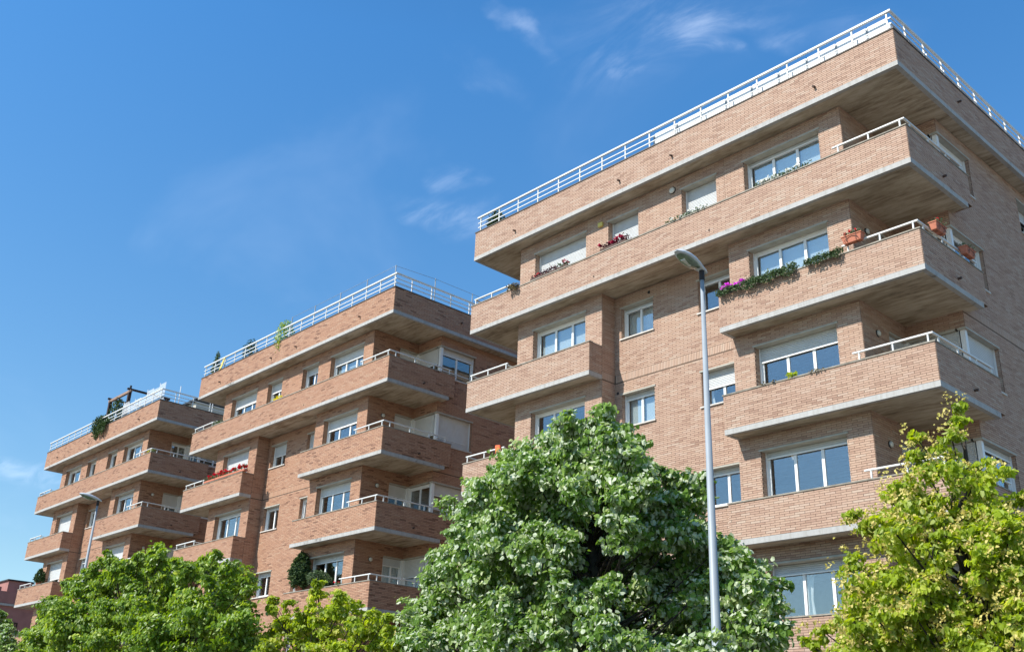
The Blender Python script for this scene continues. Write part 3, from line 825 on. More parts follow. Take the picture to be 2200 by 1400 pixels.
# white panels behind the roof rail of the near block
wp = MB()
for i in range(9):
    x0 = -8.45+i*.95
    MB().box(x0+.03, x0+.92 if i < 8 else -.25, .26, .28, RC+.05, RC+.62).build('roof_panel', M['panel'], blk1, OFF)
    MB().box(x0-.03, x0+.03, .24, .30, RC, RC+.56).build('panel_post', M['pole'], blk1, OFF)
for i in range(11):
    y0 = .5+i*1.07
    MB().box(-.30, -.28, y0+.03, y0+1.02, RC+.05, RC+.60).build('roof_panel', M['panel'], blk1, OFF)
    MB().box(-.31, -.27, y0-.03, y0+.03, RC, RC+(.74 if i > 1 else .6)).build('panel_post', M['white'], blk1, OFF)

# ------------------------------------------------------------------ roof things on the middle block
def place(b, p): return (LOC[b][0]+p[0], LOC[b][1]+p[1], LOC[b][2]+p[2])
fence = tag(empty('net_fence', place(2, (-.3, .3, .3))), 'tall thin wire fence on posts behind the roof rail of the middle block', 'fence')
fp = [(-.52, .3), (-2.6, .3), (-4.67, .3), (-6.78, .3), (-8.8, .3)]; fs = [(-.3, 2.3), (-.3, 4.44), (-.3, 6.6), (-.3, 8.7)]
def rel(p, z): return (p[0]+.3, p[1]-.3, z-.3)
for p in fp+fs: MB().tube([rel(p, .3), rel(p, 2.45)], .022, 8).build('post', M['pole'], fence)
for q in ((fp[::-1]+fs),):
    for z in (2.42, 2.0, 1.6):
        MB().tube([rel(p, z) for p in q], .005 if z < 2.4 else .009, 5).build('wire', M['pole'], fence)

# far block: wind screens, pergola, stair head
scr = tag(empty('wind_screen', place(3, (-.3, .2, .3))), 'white fabric wind screens standing behind the roof rail of the farthest block', 'screen')
k = 0
for i in range(7):
    x0 = -6.1+i*.82
    h = (2.35, 2.15, 2.2, 2.1, 2.4, 2.3, 2.42)[i]
    MB().box(x0+.3, x0+1.09, -.02+.15, .0+.15, .6, h-.3).build('screen_panel', M['mesh'], scr)
    MB().tube([(x0+.3, .14, 0), (x0+.3, .14, h-.2)], .02, 6).build('post', M['white'], scr)
for i in range(3):
    MB().tube([(0.0, 1.0+i*2.1, 0), (0.0, 1.0+i*2.1, 2.05)], .025, 6).build('post', M['white'], scr)
pg = tag(empty('pergola', place(3, (-9.65, .8, .3))), 'dark wooden pergola rising above plants on the farthest block roof', 'pergola')
for (x, y) in ((0, 0), (2.9, 0), (0, 2.4), (2.9, 2.4)): MB().box(x-.09, x+.09, y-.09, y+.09, 0, 3.05).build('post', M['wood'], pg)
MB().box(-.2, 3.1, -.07, .07, 3.05, 3.2).build('beam', M['woodtop'], pg)
MB().box(-.2, 3.1, 2.33, 2.47, 3.05, 3.2).build('beam', M['wood'], pg)
for i in (0, 4): MB().box(-.05+i*.73, .07+i*.73, -.2, 2.6, 3.2, 3.31).build('rafter', M['wood'], pg)
MB().tube([(2.9, 0, 3.3), (2.9, 0, 3.5)], .07, 8).build('finial', M['black'], pg)
st = tag(empty('stair_head', place(3, (-9.0, 5.2, .3))), 'small plastered roof hut with dark cap on the farthest block', 'roof hut')
MB().box(-1.2, 2.3, 0, 3, 0, 3.6).build('wall', M['lintel'], st)
MB().box(-1.4, 2.5, -.2, 3.2, 3.6, 3.72).build('roof', M['black'], st)
MB().box(1.5, 2.1, .6, 1.2, 3.72, 4.3).build('chimney', M['lintel'], st)

# ------------------------------------------------------------------ plants
def spray(n, box, up=.6, seed=0):
    p = rng.uniform(-1, 1, size=(n, 3))*np.array(box)
    nr = rng.normal(size=(n, 3)); nr[:, 2] += up*2
    return p, nr
def ell(n, r, shell=.5):
    d = rng.normal(size=(n, 3)); d /= np.linalg.norm(d, axis=1, keepdims=True)
    rad = (shell+(1-shell)*rng.random(n))**(1/2)
    return d*rad[:, None]*np.array(r), d
PLN = 0
def planter(name, loc, ln, label, cat, leaf, petalm, along='x', n=260, h=.14, wid=.1, hang=0, fl=.35, pot='box', group=None, psize=.045, lsize=.05):
    """a row of potted flowers along a coping; origin at the foot of the pots"""
    r = tag(empty(name, loc, None, 0 if along == 'x' else math.pi/2), label, cat, group)
    if pot == 'box': MB().box(0, ln, -wid, wid, 0, .10).build('trough', M['terracotta'], r, bevel=.01)
    elif pot == 'dark': MB().box(0, ln, -wid, wid, 0, .08).build('trough', M['pipe'], r, bevel=.01)
    zb = .10 if pot else .0
    x = rng.uniform(0, ln, n); bump = .6+.5*np.abs(np.sin(x*5+len(label)))
    z = zb+h*bump*rng.uniform(.05, 1, n); y = rng.normal(0, wid*.7, n)
    if hang:
        hg = rng.random(n) < .55
        y = np.where(hg, -.14-rng.random(n)*.10, y); z = np.where(hg, .08-rng.random(n)**1.5*hang*bump, z)
    pos = np.stack([x, y, z], 1); nr = rng.normal(size=(n, 3)); nr[:, 2] += 1; nr[:, 1] -= .6
    leaves('leaf_cover', pos, nr, rng.uniform(.6, 1.3, n)*lsize, rng.random(n), M[leaf], r)
    if petalm:
        k = int(n*fl); c = max(3, int(ln/.12)); cx = rng.uniform(.03, ln-.03, c); cy = rng.normal(-.03, wid*.6, c)
        cz = zb+h*(.55+.6*rng.random(c)); idx = rng.integers(0, c, k)
        pos = np.stack([cx[idx], cy[idx], cz[idx]], 1)+rng.normal(0, .022, (k, 3))
        nr = rng.normal(size=(k, 3)); nr[:, 1] -= 1
        leaves('blossom_cover', pos, nr, rng.uniform(.7, 1.2, k)*psize, rng.random(k), M[petalm], r)
    return r
yA = -3+FC; yB_ = -6+FC; yC = -9+FC
planter('flower_row', (-4.6, .07, yA), 1.85, 'low white flowers before the widest window under the near roof band', 'flowers', 'shrub', 'whitep', pot=None, n=520, h=.13, fl=.7, psize=.055)
planter('flower_row', (-7.9, .07, yA), 1.6, 'sparse white flowers before the small window beside the round wall lamp', 'flowers', 'shrub', 'whitep', pot=None, n=380, h=.13, fl=.55, psize=.05)
planter('flower_row', (-10.6, .07, yA), 1.15, 'dark red geraniums before the small window left of the yellow box', 'flowers', 'darkp', 'crimson', pot='dark', n=380, h=.17, fl=1.1, psize=.055)
planter('flower_row', (-13.9, .07, yA), .5, 'few pink blooms at the end of the shuttered wide window', 'flowers', 'darkp', 'red', pot='dark', n=90, h=.10, fl=.5)
planter('flower_row', (-13.4, .07, yA), .75, 'black leaved plants before the shuttered wide window near the block end', 'plants', 'darkp', 'whitep', pot='dark', n=260, h=.14, fl=.15)
planter('flower_row', (-12.6, .07, yA), .5, 'crimson blooms at the wide shuttered window on the top balcony shelf', 'flowers', 'shrub', 'crimson', pot='dark', n=110, h=.14, fl=.5)
planter('hanging_plant', (-14.9, .02, yA), .42, 'dry brownish plant hanging over the end of the top balcony coping', 'plant', 'dry', None, pot=None, n=420, h=.12, hang=.26)
planter('flower_box', (-6.0, .03, yB_), .86, 'bright purple flowers spilling over the brick balcony beside the street lamp', 'flowers', 'shrub', 'purple', pot=None, n=800, h=.24, hang=.18, fl=1.3, psize=.07)
planter('rosemary', (-5.1, .03, yB_), 1.65, 'long dark green rosemary trailing over the balcony beside the purple flowers', 'plant', 'shrub', None, pot=None, n=2200, h=.24, hang=.24, lsize=.045)
planter('rosemary', (-3.15, .03, yB_), 1.05, 'shorter green rosemary trailing over the balcony under the red geranium box', 'plant', 'shrub', None, pot=None, n=1200, h=.20, hang=.20, lsize=.045)
planter('small_plant', (-4.0, .08, yC), .22, 'tuft of yellow green grass before the half shuttered window', 'plant', 'flowering', None, pot=None, n=60, h=.2, lsize=.09)
planter('small_plant', (-4.8, .08, yC), .45, 'low dry moss patch on the shelf under the half shuttered window', 'plant', 'dry', None, pot=None, n=120, h=.03)
planter('small_plant', (-3.3, .06, yC), .4, 'pale dry sprig beside the rail end on the half shuttered balcony', 'plant', 'dry', None, pot=None, n=110, h=.03)
def window_box(loc, rz, label, flowers):
    r = tag(empty('terracotta_planter', loc, None, rz), label, 'planter', 'terracotta boxes hung on the balcony rail')
    t = MB().hexa([(-.24, -.07, 0), (.24, -.07, 0), (.24, .07, 0), (-.24, .07, 0), (-.28, -.10, .19), (.28, -.10, .19), (.28, .10, .19), (-.28, .10, .19)])
    t.build('trough', M['terracotta'], r, bevel=.012)
    MB().box(-.295, .295, -.115, .115, .185, .215).build('trough_lip', M['terracotta'], r, bevel=.008)
    MB().box(-.27, .27, -.09, .09, .215, .219).build('soil', M['soil'], r)
    for x in (-.14, .14):
        MB().tube([(x, .12, .25), (x, -.12, .2), (x*.9, -.115, .06), (x*.8, -.02, -.02), (x, .12, .02)], .006, 5).build('bracket', M['black'], r)
    arc = [(.2*math.cos(t), -.118+.02*math.sin(t), .03+.12*math.sin(t)) for t in np.linspace(0, math.pi, 9)]
    MB().tube(arc, .006, 5).build('hoop', M['black'], r)
    n = 150; x = rng.uniform(-.24, .24, n); pos = np.stack([x, rng.normal(0, .05, n), .21+rng.random(n)*.12], 1)
    nr = rng.normal(size=(n, 3)); nr[:, 2] += 1
    leaves('leaf_cover', pos, nr, rng.uniform(.03, .06, n), rng.random(n), M['shrub'], r)
    for (fx, fz) in flowers:
        k = 34; d = rng.normal(size=(k, 3)); d /= np.linalg.norm(d, axis=1, keepdims=True)
        leaves('flower_head', np.array([fx, -.02, .25+fz])+d*.038, d, np.full(k, .034), rng.random(k), M['red'], r)
        MB().tube([(fx*.9, 0, .21), (fx, -.02, .25+fz)], .004, 4).build('stem', M['conifer'], r)
    return r
window_box((-1.73, -.06, yB_+.16), 0, 'terracotta box with three red geranium heads on the front rail', [(-.2, .06), (-.06, .10), (.09, .08)])
window_box((.09, .85, yB_+.14), math.pi/2, 'terracotta box with one red bloom on the side rail near the corner', [(-.02, .12)])
window_box((.09, 2.45, yB_+.06), math.pi/2, 'terracotta box with trailing leaves, farthest along the side rail', [(.05, .05)])
cl = tag(MB().hexa([(0, 0, 0), (.26, -.02, .02), (.27, .06, .02), (0, .06, 0), (-.02, -.03, .34), (.24, -.05, .30), (.25, .02, .3), (0, .03, .34)]).build('orange_cloth', M['orange'], None, (-15.35, -.02, -9+FC), bevel=.03),
         'bright orange cloth hung on the white rail behind the big silver tree', 'cloth')

def shrub(name, loc, r, label, mat='conifer', n=900, size=.07, h=1.0, cone=0, group=None, pot=True):
    rt = tag(empty(name, loc), label, 'plant', group)
    if pot: MB().tube([(0, 0, 0), (0, 0, .28)], [.13, .18], 12).build('pot', M['terracotta'], rt)
    MB().tube([(0, 0, .0), (0, 0, h*.8)], [.03, .01], 6).build('trunk', M['bark'], rt)
    p, d = ell(n, (r, r, h/2), .35)
    if cone:
        t = (p[:, 2]/(h/2)+1)/2; p[:, :2] *= (1.15-cone*t)[:, None]
    lump = 1+.18*np.sin(p[:, 0]*19+p[:, 2]*11)*np.sin(p[:, 1]*17+p[:, 2]*9); p[:, :2] *= lump[:, None]
    p[:, 2] += h/2+.12; d[:, 2] += .4
    d += rng.normal(0, .6, (n, 3))
    leaves('crown', p, d, rng.uniform(.6, 1.4, n)*size, rng.random(n), M[mat], rt, droop=-.3 if cone else .3, width=.7)
    return rt
def b2(p): return place(2, p)
def b3(p): return place(3, p)
shrub('potted_shrub', b2((-16.6, .5, .3)), .36, 'upright loose green shrub at the far end of the middle block roof', 'shrub', 900, .09, 2.35, .8)
shrub('potted_shrub', b2((-13.05, .55, .3)), .40, 'round clipped shrub behind the rail of the middle block roof', 'conifer', 1300, .08, 2.15, .0)
shrub('potted_shrub', b2((-9.25, .3, .3)), .48, 'leafy bush growing through the rail below the wire fence', 'street', 1100, .09, 2.0, .0)
tag(MB().hexa([(0, 0, 0), (.3, 0, .1), (.3, .03, .1), (0, .03, 0), (.35, -.02, .5), (.6, -.02, .62), (.6, .02, .62), (.35, .02, .5)]).build('yellow_ribbon', M['yellow'], None, b2((-15.1, -.06, 1.15)), bevel=.02),
    'yellow ribbon tied to the roof rail of the middle block', 'ribbon')
planter('flower_row', b2((-9.3, .2, yA)), .5, 'bright yellow green plant on the middle block shelf under a half shuttered window', 'plant', 'yellowp', 'yellowp', n=160, h=.16, pot='box')
planter('flower_row', b2((-15.0, .1, yA)), .9, 'green plant at the far end of the long balcony of the middle block', 'plant', 'shrub', 'whitep', n=260, h=.24, pot=None, fl=.1)
planter('flower_row', b2((-14.85, .05, yB_)), 4.0, 'long row of bright red geraniums on the small balcony of the middle block', 'flowers', 'shrub', 'red', n=900, h=.22, pot='box', fl=1.2, psize=.07)
shrub('potted_conifer', b2((-5.45, .32, yC-3)), .50, 'tall dense conifer in a pot on the lower balcony shelf of the middle block', 'conifer', 3200, .10, 1.55, .55)
shrub('potted_shrub', b2((-4.0, .3, yC-3)), .50, 'grey green bush beside the tall conifer on the middle block balcony', 'shrub', 1100, .08, .65, 0)
planter('flower_box', b2((-2.3, .06, yC-3)), .35, 'small red flower box at the rail end of the middle block lower balcony', 'flowers', 'shrub', 'red', n=80, h=.1, pot=None)
planter('flower_row', b3((-1.2, .3, yA)), .9, 'yellow flowers behind the corner rail of the farthest block', 'flowers', 'shrub', 'yellowp', n=260, h=.22, pot='box', fl=1.3)
shrub('potted_conifer', b3((-14.4, .3, -9+FC)), .38, 'cone shaped conifer at the end of a balcony on the farthest block', 'conifer', 1100, .09, 1.0, .7)
shrub('roof_shrub', b3((-8.1, .8, .3)), .55, 'climbing green shrub beside the pergola on the farthest block', 'conifer', 1700, .11, 2.9, .2)
shrub('roof_shrub', b3((-8.6, .25, .3)), .62, 'bushy pine spilling over the roof rail of the farthest block', 'conifer', 2000, .11, 1.75, 0, pot=False)
planter('hanging_plant', b3((-8.3, -.02, RC)), 1.3, 'green trailing plant hanging down the roof band of the farthest block', 'plant', 'conifer', None, n=1300, h=.3, hang=.7, pot=None, lsize=.08)
shrub('roof_shrub', (-16.45, .55, .3), .42, 'dark hedge plant behind the rail at the far end of the near block roof', 'conifer', 1900, .08, 1.75, 0)

# ------------------------------------------------------------------ far building beyond the row
fb = tag(empty('brick_building', (-76, 2.0, GROUND)), 'dark red brick building low behind the end of the farthest block', 'building')
MB().box(-14, 4, 0, 16, 0, 10.6).build('wall', M['render'], fb)
MB().box(-14, 4.15, -.15, 16, 10.6, 10.75).build('slab_edge', M['fascia'], fb)
MB().box(-14, 4.1, -.1, 16, 10.75, 11.6).build('parapet', M['render'], fb)
MB().box(1.4, 3.9, .9, 2.6, 11.6, 12.4).build('stair_tower', M['render'], fb)
MB().box(1.3, 4.0, .8, 2.7, 12.4, 12.5).build('tower_coping', M['dark'], fb)
MB().tube([(3.7, .3, 11.5), (3.7, .3, 11.9)], .25, 10).build('chimney', M['render'], fb)
for k in range(3):
    for yy in (.8, 3.2, 6.1, 9.0):
        f = MB().box(3.98, 4.05, yy, yy+1.3, 8.2-3*k, 9.5-3*k).build('window', M['wood'], fb)
        MB().box(4.05, 4.06, yy+.1, yy+1.2, 8.3-3*k, 9.4-3*k).build('pane', M['glass'], f)

# ------------------------------------------------------------------ street lamps
def street_lamp(loc, label):
    r = tag(empty('street_lamp', loc), label, 'street lamp', 'single arm street lamps along the kerb')
    MB().tube([(0, 0, 0), (0, 0, .25)], .16, 16).build('base', M['pole'], r, smooth=True)
    pl = MB().tube([(0, 0, .1), (0, 0, .4), (0, 0, 1.6), (0, 0, 1.65), (0, 0, 9.02)], [.11, .10, .095, .080, .031], 20)
    pl.build('pole', M['pole'], r, smooth=True)
    # cobra head: outline stations along -y, top shell and lens bowl
    st_ = [(.11, .035, .02, .02), (.06, .058, .045, .03), (-.02, .07, .065, .035), (-.14, .10, .09, .045), (-.28, .128, .10, .045), (-.43, .13, .092, .04), (-.56, .10, .07, .03), (-.64, .055, .04, .02), (-.67, .015, .015, .01)]
    v = []; f = []; n = 12
    for (y, w, t, b_) in st_:
        zz_ = 9.08-.14*y*0+(-y)*.16
        for j in range(n):
            a = math.pi*j/(n-1); v.append((w*math.cos(a), y, zz_+t*math.sin(a)**.8))
        for j in range(n):
            a = math.pi*j/(n-1); v.append((-w*math.cos(a)*.97, y, zz_-b_*math.sin(a)**.7*.55))
    N2 = 2*n
    for i in range(len(st_)-1):
        for j in range(N2):
            f.append((i*N2+j, i*N2+(j+1) % N2, (i+1)*N2+(j+1) % N2, (i+1)*N2+j))
    f.append(tuple(range(N2))); f.append(tuple(len(v)-N2+j for j in range(N2))[::-1])
    s = MB(); s.v = v; s.f = f; hd = s.build('lamp_head', M['head'], r, smooth=True)
    s = MB(); v = []; f = []
    L_ = [(-.10, .045, 0), (-.15, .08, .03), (-.25, .105, .058), (-.37, .112, .066), (-.48, .10, .05), (-.56, .07, .028), (-.60, .035, 0)]
    for (y, w, dp) in L_:
        zz_ = 9.08+(-y)*.16-.022
        for j in range(n):
            a = math.pi*j/(n-1); v.append((w*math.cos(a), y, zz_-dp*math.sin(a)))
    for i in range(len(L_)-1):
        for j in range(n-1): f.append((i*n+j, i*n+j+1, (i+1)*n+j+1, (i+1)*n+j))
    s.v = v; s.f = f; s.build('lens_bowl', M['lens'], hd, smooth=True)
    MB().tube([(0, -.30, 9.08), (0, -.5, 9.12)], [.045, .05], 10).build('bulb', M['lampglass'], hd)
    MB().tube([(0, 0, 8.9), (0, .0, 9.1)], .045, 12).build('collar', M['dark'], r)
    return r
street_lamp((.635, -9.82, GROUND), 'tall grey street lamp rising out of the big silver leaved tree')
street_lamp((-24.7, -9.4, GROUND), 'farther grey street lamp in front of the farthest block')

# ------------------------------------------------------------------ ground
def sheet(name, x0, x1, y0, y1, z, mat):
    o = MB().box(x0, x1, y0, y1, z-.3, z).build(name, M[mat]); o['kind'] = 'structure'; return o
sheet('ground', -900, 900, -900, 900, GROUND-.16, 'paving')
sheet('road', -300, 300, -19.6, -11.4, GROUND-.13, 'asphalt')
sheet('pavement', -300, 300, -11.2, 40, GROUND, 'paving')
sheet('far_pavement', -300, 300, -40, -19.8, GROUND, 'paving')
sheet('kerb', -300, 300, -11.4, -11.2, GROUND+.004, 'kerb')
sheet('far_kerb', -300, 300, -19.8, -19.6, GROUND+.004, 'kerb')
for i in range(-12, 12):
    o = MB().box(i*6, i*6+3, -15.56, -15.44, GROUND-.128, GROUND-.126).build('road_marking', M['paint']); o['kind'] = 'structure'

# ------------------------------------------------------------------ trees
def tree(name, base, clumps, label, leafmat, size, per, group=None, bloom=None, trunk_r=.16, jitter=.5, spray_n=26, flat=.45, flip=.12, shrink=1.0, width=.9, top=None, under_up=.35):
    """tapered trunk, limbs to the clumps, leaves in drooping sprays on each clump's shell"""
    r = tag(empty(name, base), label, 'tree', group)
    B = Vector(base); C = []
    for c in clumps:                                  # a big clump is a cluster of uneven branch ends
        p0, R0 = Vector(c[:3])-B, c[3]*shrink
        if R0 < .2: C.append((p0, R0)); continue
        for _ in range(4):
            off = Vector((random.gauss(0, .5), random.gauss(0, .5), random.gauss(0, .5)))*R0
            C.append((p0+off, R0*random.uniform(.45, .68)))
    cx = sum((c[0] for c in C), Vector())/len(C)
    ztop = max(c[0].z for c in C)
    tp = min(C, key=lambda c: -c[0].z)[0]
    tk = MB(); pts = []; rad = []
    nseg = 9; low = min(c[0].z for c in C)
    for i in range(nseg+1):
        t = i/nseg; z = t*(ztop-.15)
        w = max(0, (t-.35)/.65)
        pts.append(Vector((cx.x*.0+tp.x*w*w, tp.y*w*w, z))+Vector((math.sin(i*1.7)*.05, math.cos(i*2.3)*.05, 0))*min(t*3, 1))
        rad.append(trunk_r*(1-t)**.75+.008)
    tk.tube(pts, rad, 10); tk.build('trunk', M['bark'], r, smooth=True)
    lm = MB()
    for ci, (c, R) in enumerate(C):
        if ci % 3 and R > .12 and len(C) > 60: continue
        zc = max(1.8, c.z-.55*math.hypot(c.x, c.y)-.3)
        t = min(zc/(ztop-.15), .98)*nseg; i = int(t); a = pts[i].lerp(pts[min(i+1, nseg)], t-i)
        mid = a.lerp(c, .5)+Vector((random.uniform(-.1, .1), random.uniform(-.1, .1), -.12))
        r0 = min(.032, rad[i]*.5)*min(1, R/.3+.3)
        lm.tube([a, mid, c], [r0, r0*.6, .008], 5, False)
        for _ in range(3):
            d = Vector((random.gauss(0, 1), random.gauss(0, 1), random.gauss(.2, .8))).normalized()*R*.85
            lm.tube([c, c+d*.55+Vector((0, 0, .04)), c+d], [.008, .005, .002], 4, False)
    lm.build('limbs', M['bark'], r)
    P, Nn, T, S = [], [], [], []
    bp = []
    for c, R in C:
        ns = max(6, int(per*(R/.4)**2))
        d = rng.normal(size=(ns, 3)); d[:, 2] += .15; d /= np.linalg.norm(d, axis=1, keepdims=True)
        rr_ = R*(.5+.55*rng.random(ns)**.7)*np.where(rng.random(ns) < .1, rng.uniform(1.1, 1.45, ns), 1.0)
        cen_ = np.array(c)+d*rr_[:, None]
        k = spray_n
        sr = min(.17, R*.55)
        off = rng.normal(size=(ns, k, 3))*np.array([sr, sr, sr*flat])*.62
        pos = cen_[:, None]+off
        nr = d[:, None]*.65+np.array([-.12, -.5, under_up])+rng.normal(0, jitter*.75, (ns, 1, 3))+rng.normal(0, jitter*.7, (ns, k, 3))
        P.append(pos.reshape(-1, 3)); Nn.append(nr.reshape(-1, 3))
        T.append(np.clip(rng.normal(.47, .24, (ns, 1))+rng.normal(0, .13, (ns, k)), 0, 1).reshape(-1))
        if bloom: bp.append((cen_+d*.05, d))
    P = np.concatenate(P); Nn = np.concatenate(Nn); T = np.concatenate(T)
    S = rng.uniform(.65, 1.25, len(P))*size
    leaves('crown', P, Nn, S, T, M[leafmat], r, droop=1.0, flip=flip, width=width)
    if bloom:
        cc = np.concatenate([b[0]+b[1]*.06+np.array([-.02, -.06, .03]) for b in bp]); sel = rng.random(len(cc)) < bloom; cc = cc[sel]
        k = 12; pos = (cc[:, None]+rng.normal(0, .032, (len(cc), k, 3))).reshape(-1, 3)
        leaves('blossom', pos, rng.normal(size=pos.shape)+np.array([0, -.4, .6]), rng.uniform(.6, 1.2, len(pos))*.04, rng.random(len(pos)), M['bloom'], r)
    return r
T1 = [(-1.39,-10.07,-12.12,0.23),(-2.54,-8.77,-11.59,0.28),(-3.37,-7.9,-11.2,0.28),(-2.97,-9.05,-11.88,0.38),(-4.48,-7.51,-11.26,0.36),(-0.93,-10.06,-12.45,0.3),(-1.9,-8.88,-12.06,0.33),(-3.87,-9.9,-12.44,0.18),(-4.89,-9.0,-12.06,0.24),(-6.23,-7.81,-11.6,0.22),(-3.22,-10.05,-12.44,0.27),(-4.28,-8.97,-11.89,0.35),(-5.44,-7.9,-11.58,0.3),(-2.42,-10.03,-12.51,0.37),(-3.74,-8.8,-11.91,0.49),(-1.52,-10.01,-12.65,0.47),(-2.75,-8.84,-12.34,0.54),(-3.71,-7.88,-11.89,0.49),(-1.81,-9.06,-12.4,0.37),(-3.14,-7.46,-11.83,0.34),(-0.5,-10.07,-13.05,0.22),(-1.38,-9.03,-12.71,0.28),(-2.43,-7.75,-12.28,0.28),(-4.26,-10.13,-12.79,0.29),(-5.46,-8.9,-12.45,0.31),(-6.93,-7.83,-11.89,0.38),(-3.72,-9.87,-12.91,0.48),(-4.66,-8.76,-12.51,0.53),(-6.28,-7.51,-11.93,0.55),(-3.63,-8.83,-12.7,0.54),(-4.65,-7.82,-12.34,0.55),(-2.61,-8.82,-12.96,0.45),(-0.67,-10.12,-13.45,0.27),(-2.0,-8.69,-12.99,0.33),(-2.92,-7.51,-12.51,0.32),(-4.74,-9.88,-13.27,0.32),(-6.16,-8.7,-12.79,0.37),(-7.13,-7.93,-12.46,0.36),(-3.71,-10.08,-13.56,0.41),(-5.32,-8.73,-13.03,0.54),(-6.62,-7.56,-12.74,0.48),(-2.84,-10.1,-13.73,0.39),(-3.94,-8.93,-13.33,0.54),(-2.17,-10.0,-13.83,0.37),(-3.45,-8.71,-13.47,0.37),(-4.55,-7.68,-13.2,0.44),(-0.86,-9.88,-13.91,0.3),(-1.48,-9.03,-13.66,0.38),(-2.59,-7.64,-13.45,0.36),(-5.06,-9.92,-13.85,0.37),(-6.16,-8.84,-13.55,0.39),(-7.66,-7.62,-13.12,0.36),(-4.15,-10.06,-14.2,0.47),(-5.4,-8.84,-13.83,0.45),(-6.66,-7.62,-13.49,0.48),(-3.75,-9.68,-14.14,0.46),(-4.16,-9.07,-14.17,0.51),(-5.82,-7.57,-13.81,0.56),(-2.65,-9.78,-14.44,0.39),(-3.58,-8.95,-14.29,0.46),(-2.1,-9.99,-14.82,0.35),(-2.94,-8.95,-14.66,0.43),(-4.13,-7.86,-14.37,0.4),(-5.75,-9.67,-14.35,0.35),(-7.2,-8.66,-14.21,0.44),(-8.16,-7.82,-13.86,0.37),(-5.62,-9.03,-14.42,0.48),(-3.63,-9.88,-14.92,0.47),(-4.56,-9.1,-14.68,0.44),(-6.49,-7.45,-14.33,0.47),(-2.79,-9.82,-15.2,0.47),(-3.82,-8.8,-15.01,0.53),(-5.18,-7.53,-14.72,0.5),(-1.98,-10.02,-15.58,0.37),(-2.82,-8.96,-15.36,0.44),(-4.23,-7.47,-15.09,0.41),(-6.25,-10.03,-14.9,0.26),(-7.96,-8.74,-14.63,0.34),(-7.22,-8.73,-14.94,0.41),(-8.3,-7.8,-14.79,0.41),(-4.82,-9.83,-15.21,0.4),(-6.13,-8.7,-15.08,0.52),(-7.46,-7.5,-15.0,0.55),(-3.73,-9.89,-15.52,0.47),(-5.0,-8.9,-15.39,0.51),(-6.04,-7.91,-15.16,0.53),(-8.36,-8.74,-15.27,0.4),(-9.54,-7.64,-15.05,0.35),(-5.59,-10.08,-15.68,0.41),(-6.69,-9.0,-15.6,0.49),(-8.89,-7.46,-15.32,0.53),(-3.17,-9.76,-15.77,0.45),(-4.29,-8.71,-15.53,0.55),(-5.22,-7.64,-15.47,0.54),(-1.2,-9.89,-15.65,0.3),(-2.01,-9.08,-15.64,0.42),(-2.88,-7.9,-15.39,0.37),(-1.27,-9.09,-15.83,0.38),(-2.3,-7.83,-15.64,0.43),(-1.25,-8.37,-12.59,0.21),(-0.83,-8.29,-12.88,0.24),(-1.36,-7.63,-12.67,0.29),(-1.1,-8.47,-13.22,0.35),(-2.33,-7.17,-12.88,0.37),(-0.82,-8.3,-13.44,0.33),(-1.69,-8.41,-13.35,0.27),(-2.66,-7.23,-13.04,0.32),(-0.97,-8.53,-13.74,0.37),(-1.68,-7.47,-13.51,0.42),(-0.67,-8.16,-13.9,0.29),(-1.32,-7.28,-13.77,0.39),(-1.91,-8.29,-13.93,0.31),(-2.5,-7.47,-13.77,0.35),(-1.41,-8.28,-14.37,0.4),(-2.21,-7.2,-14.12,0.45),(-0.58,-8.34,-14.44,0.41),(-1.21,-7.43,-14.23,0.48),(0.08,-8.51,-14.3,0.28),(-0.51,-7.48,-14.1,0.33),(0.61,-8.52,-14.67,0.24),(-0.27,-7.22,-14.4,0.26),(-2.4,-8.35,-14.34,0.3),(-3.01,-7.62,-14.18,0.32),(-2.04,-8.26,-14.73,0.37),(-2.71,-7.41,-14.43,0.44),(-1.21,-8.3,-14.92,0.5),(-0.41,-8.38,-14.95,0.49),(0.33,-8.44,-15.02,0.4),(-0.4,-7.24,-14.96,0.37),(0.7,-8.64,-15.59,0.32),(-0.07,-7.6,-15.38,0.41),(-0.23,-8.38,-15.6,0.47),(-0.83,-7.6,-15.45,0.53),(-1.13,-8.36,-15.52,0.41),(-1.81,-7.57,-15.53,0.53),(-1.69,-8.47,-15.36,0.38),(-2.61,-7.34,-15.2,0.37),(-3.98,-7.16,-12.85,0.51),(-4.5,-6.49,-12.69,0.55),(-3.47,-7.29,-13.35,0.48),(-4.03,-6.7,-13.22,0.48),(-4.43,-7.05,-13.67,0.48),(-5.13,-6.35,-13.35,0.44),(-3.83,-7.12,-14.21,0.41),(-4.44,-6.65,-14.28,0.38),(-3.21,-7.41,-14.88,0.32),(-4.16,-6.35,-14.7,0.3),(-5.38,-9.28,-16.5,0.58),(-7.23,-7.87,-16.31,0.61),(-3.66,-9.09,-16.42,0.58),(-4.68,-8.24,-16.33,0.57),(-2.18,-9.07,-16.47,0.66),(-3.05,-8.05,-16.44,0.66),(-0.74,-8.96,-16.5,0.65),(-1.76,-7.81,-16.41,0.61),(-2.89,-9.28,-17.34,0.53),(-4.09,-8.13,-17.41,0.55),(-1.45,-9.24,-17.3,0.59),(-2.5,-8.24,-17.39,0.63),(-1.33,-10.01,-15.24,0.3),(-0.93,-9.87,-15.63,0.34),(-2.29,-9.66,-14.78,0.33),(-1.34,-9.77,-14.7,0.21),(-1.4,-10.02,-11.99,0.21),(-2.11,-10.14,-11.98,0.24),(1.08,-10.44,-15.79,0.32),(0.76,-10.56,-15.9,0.28)]
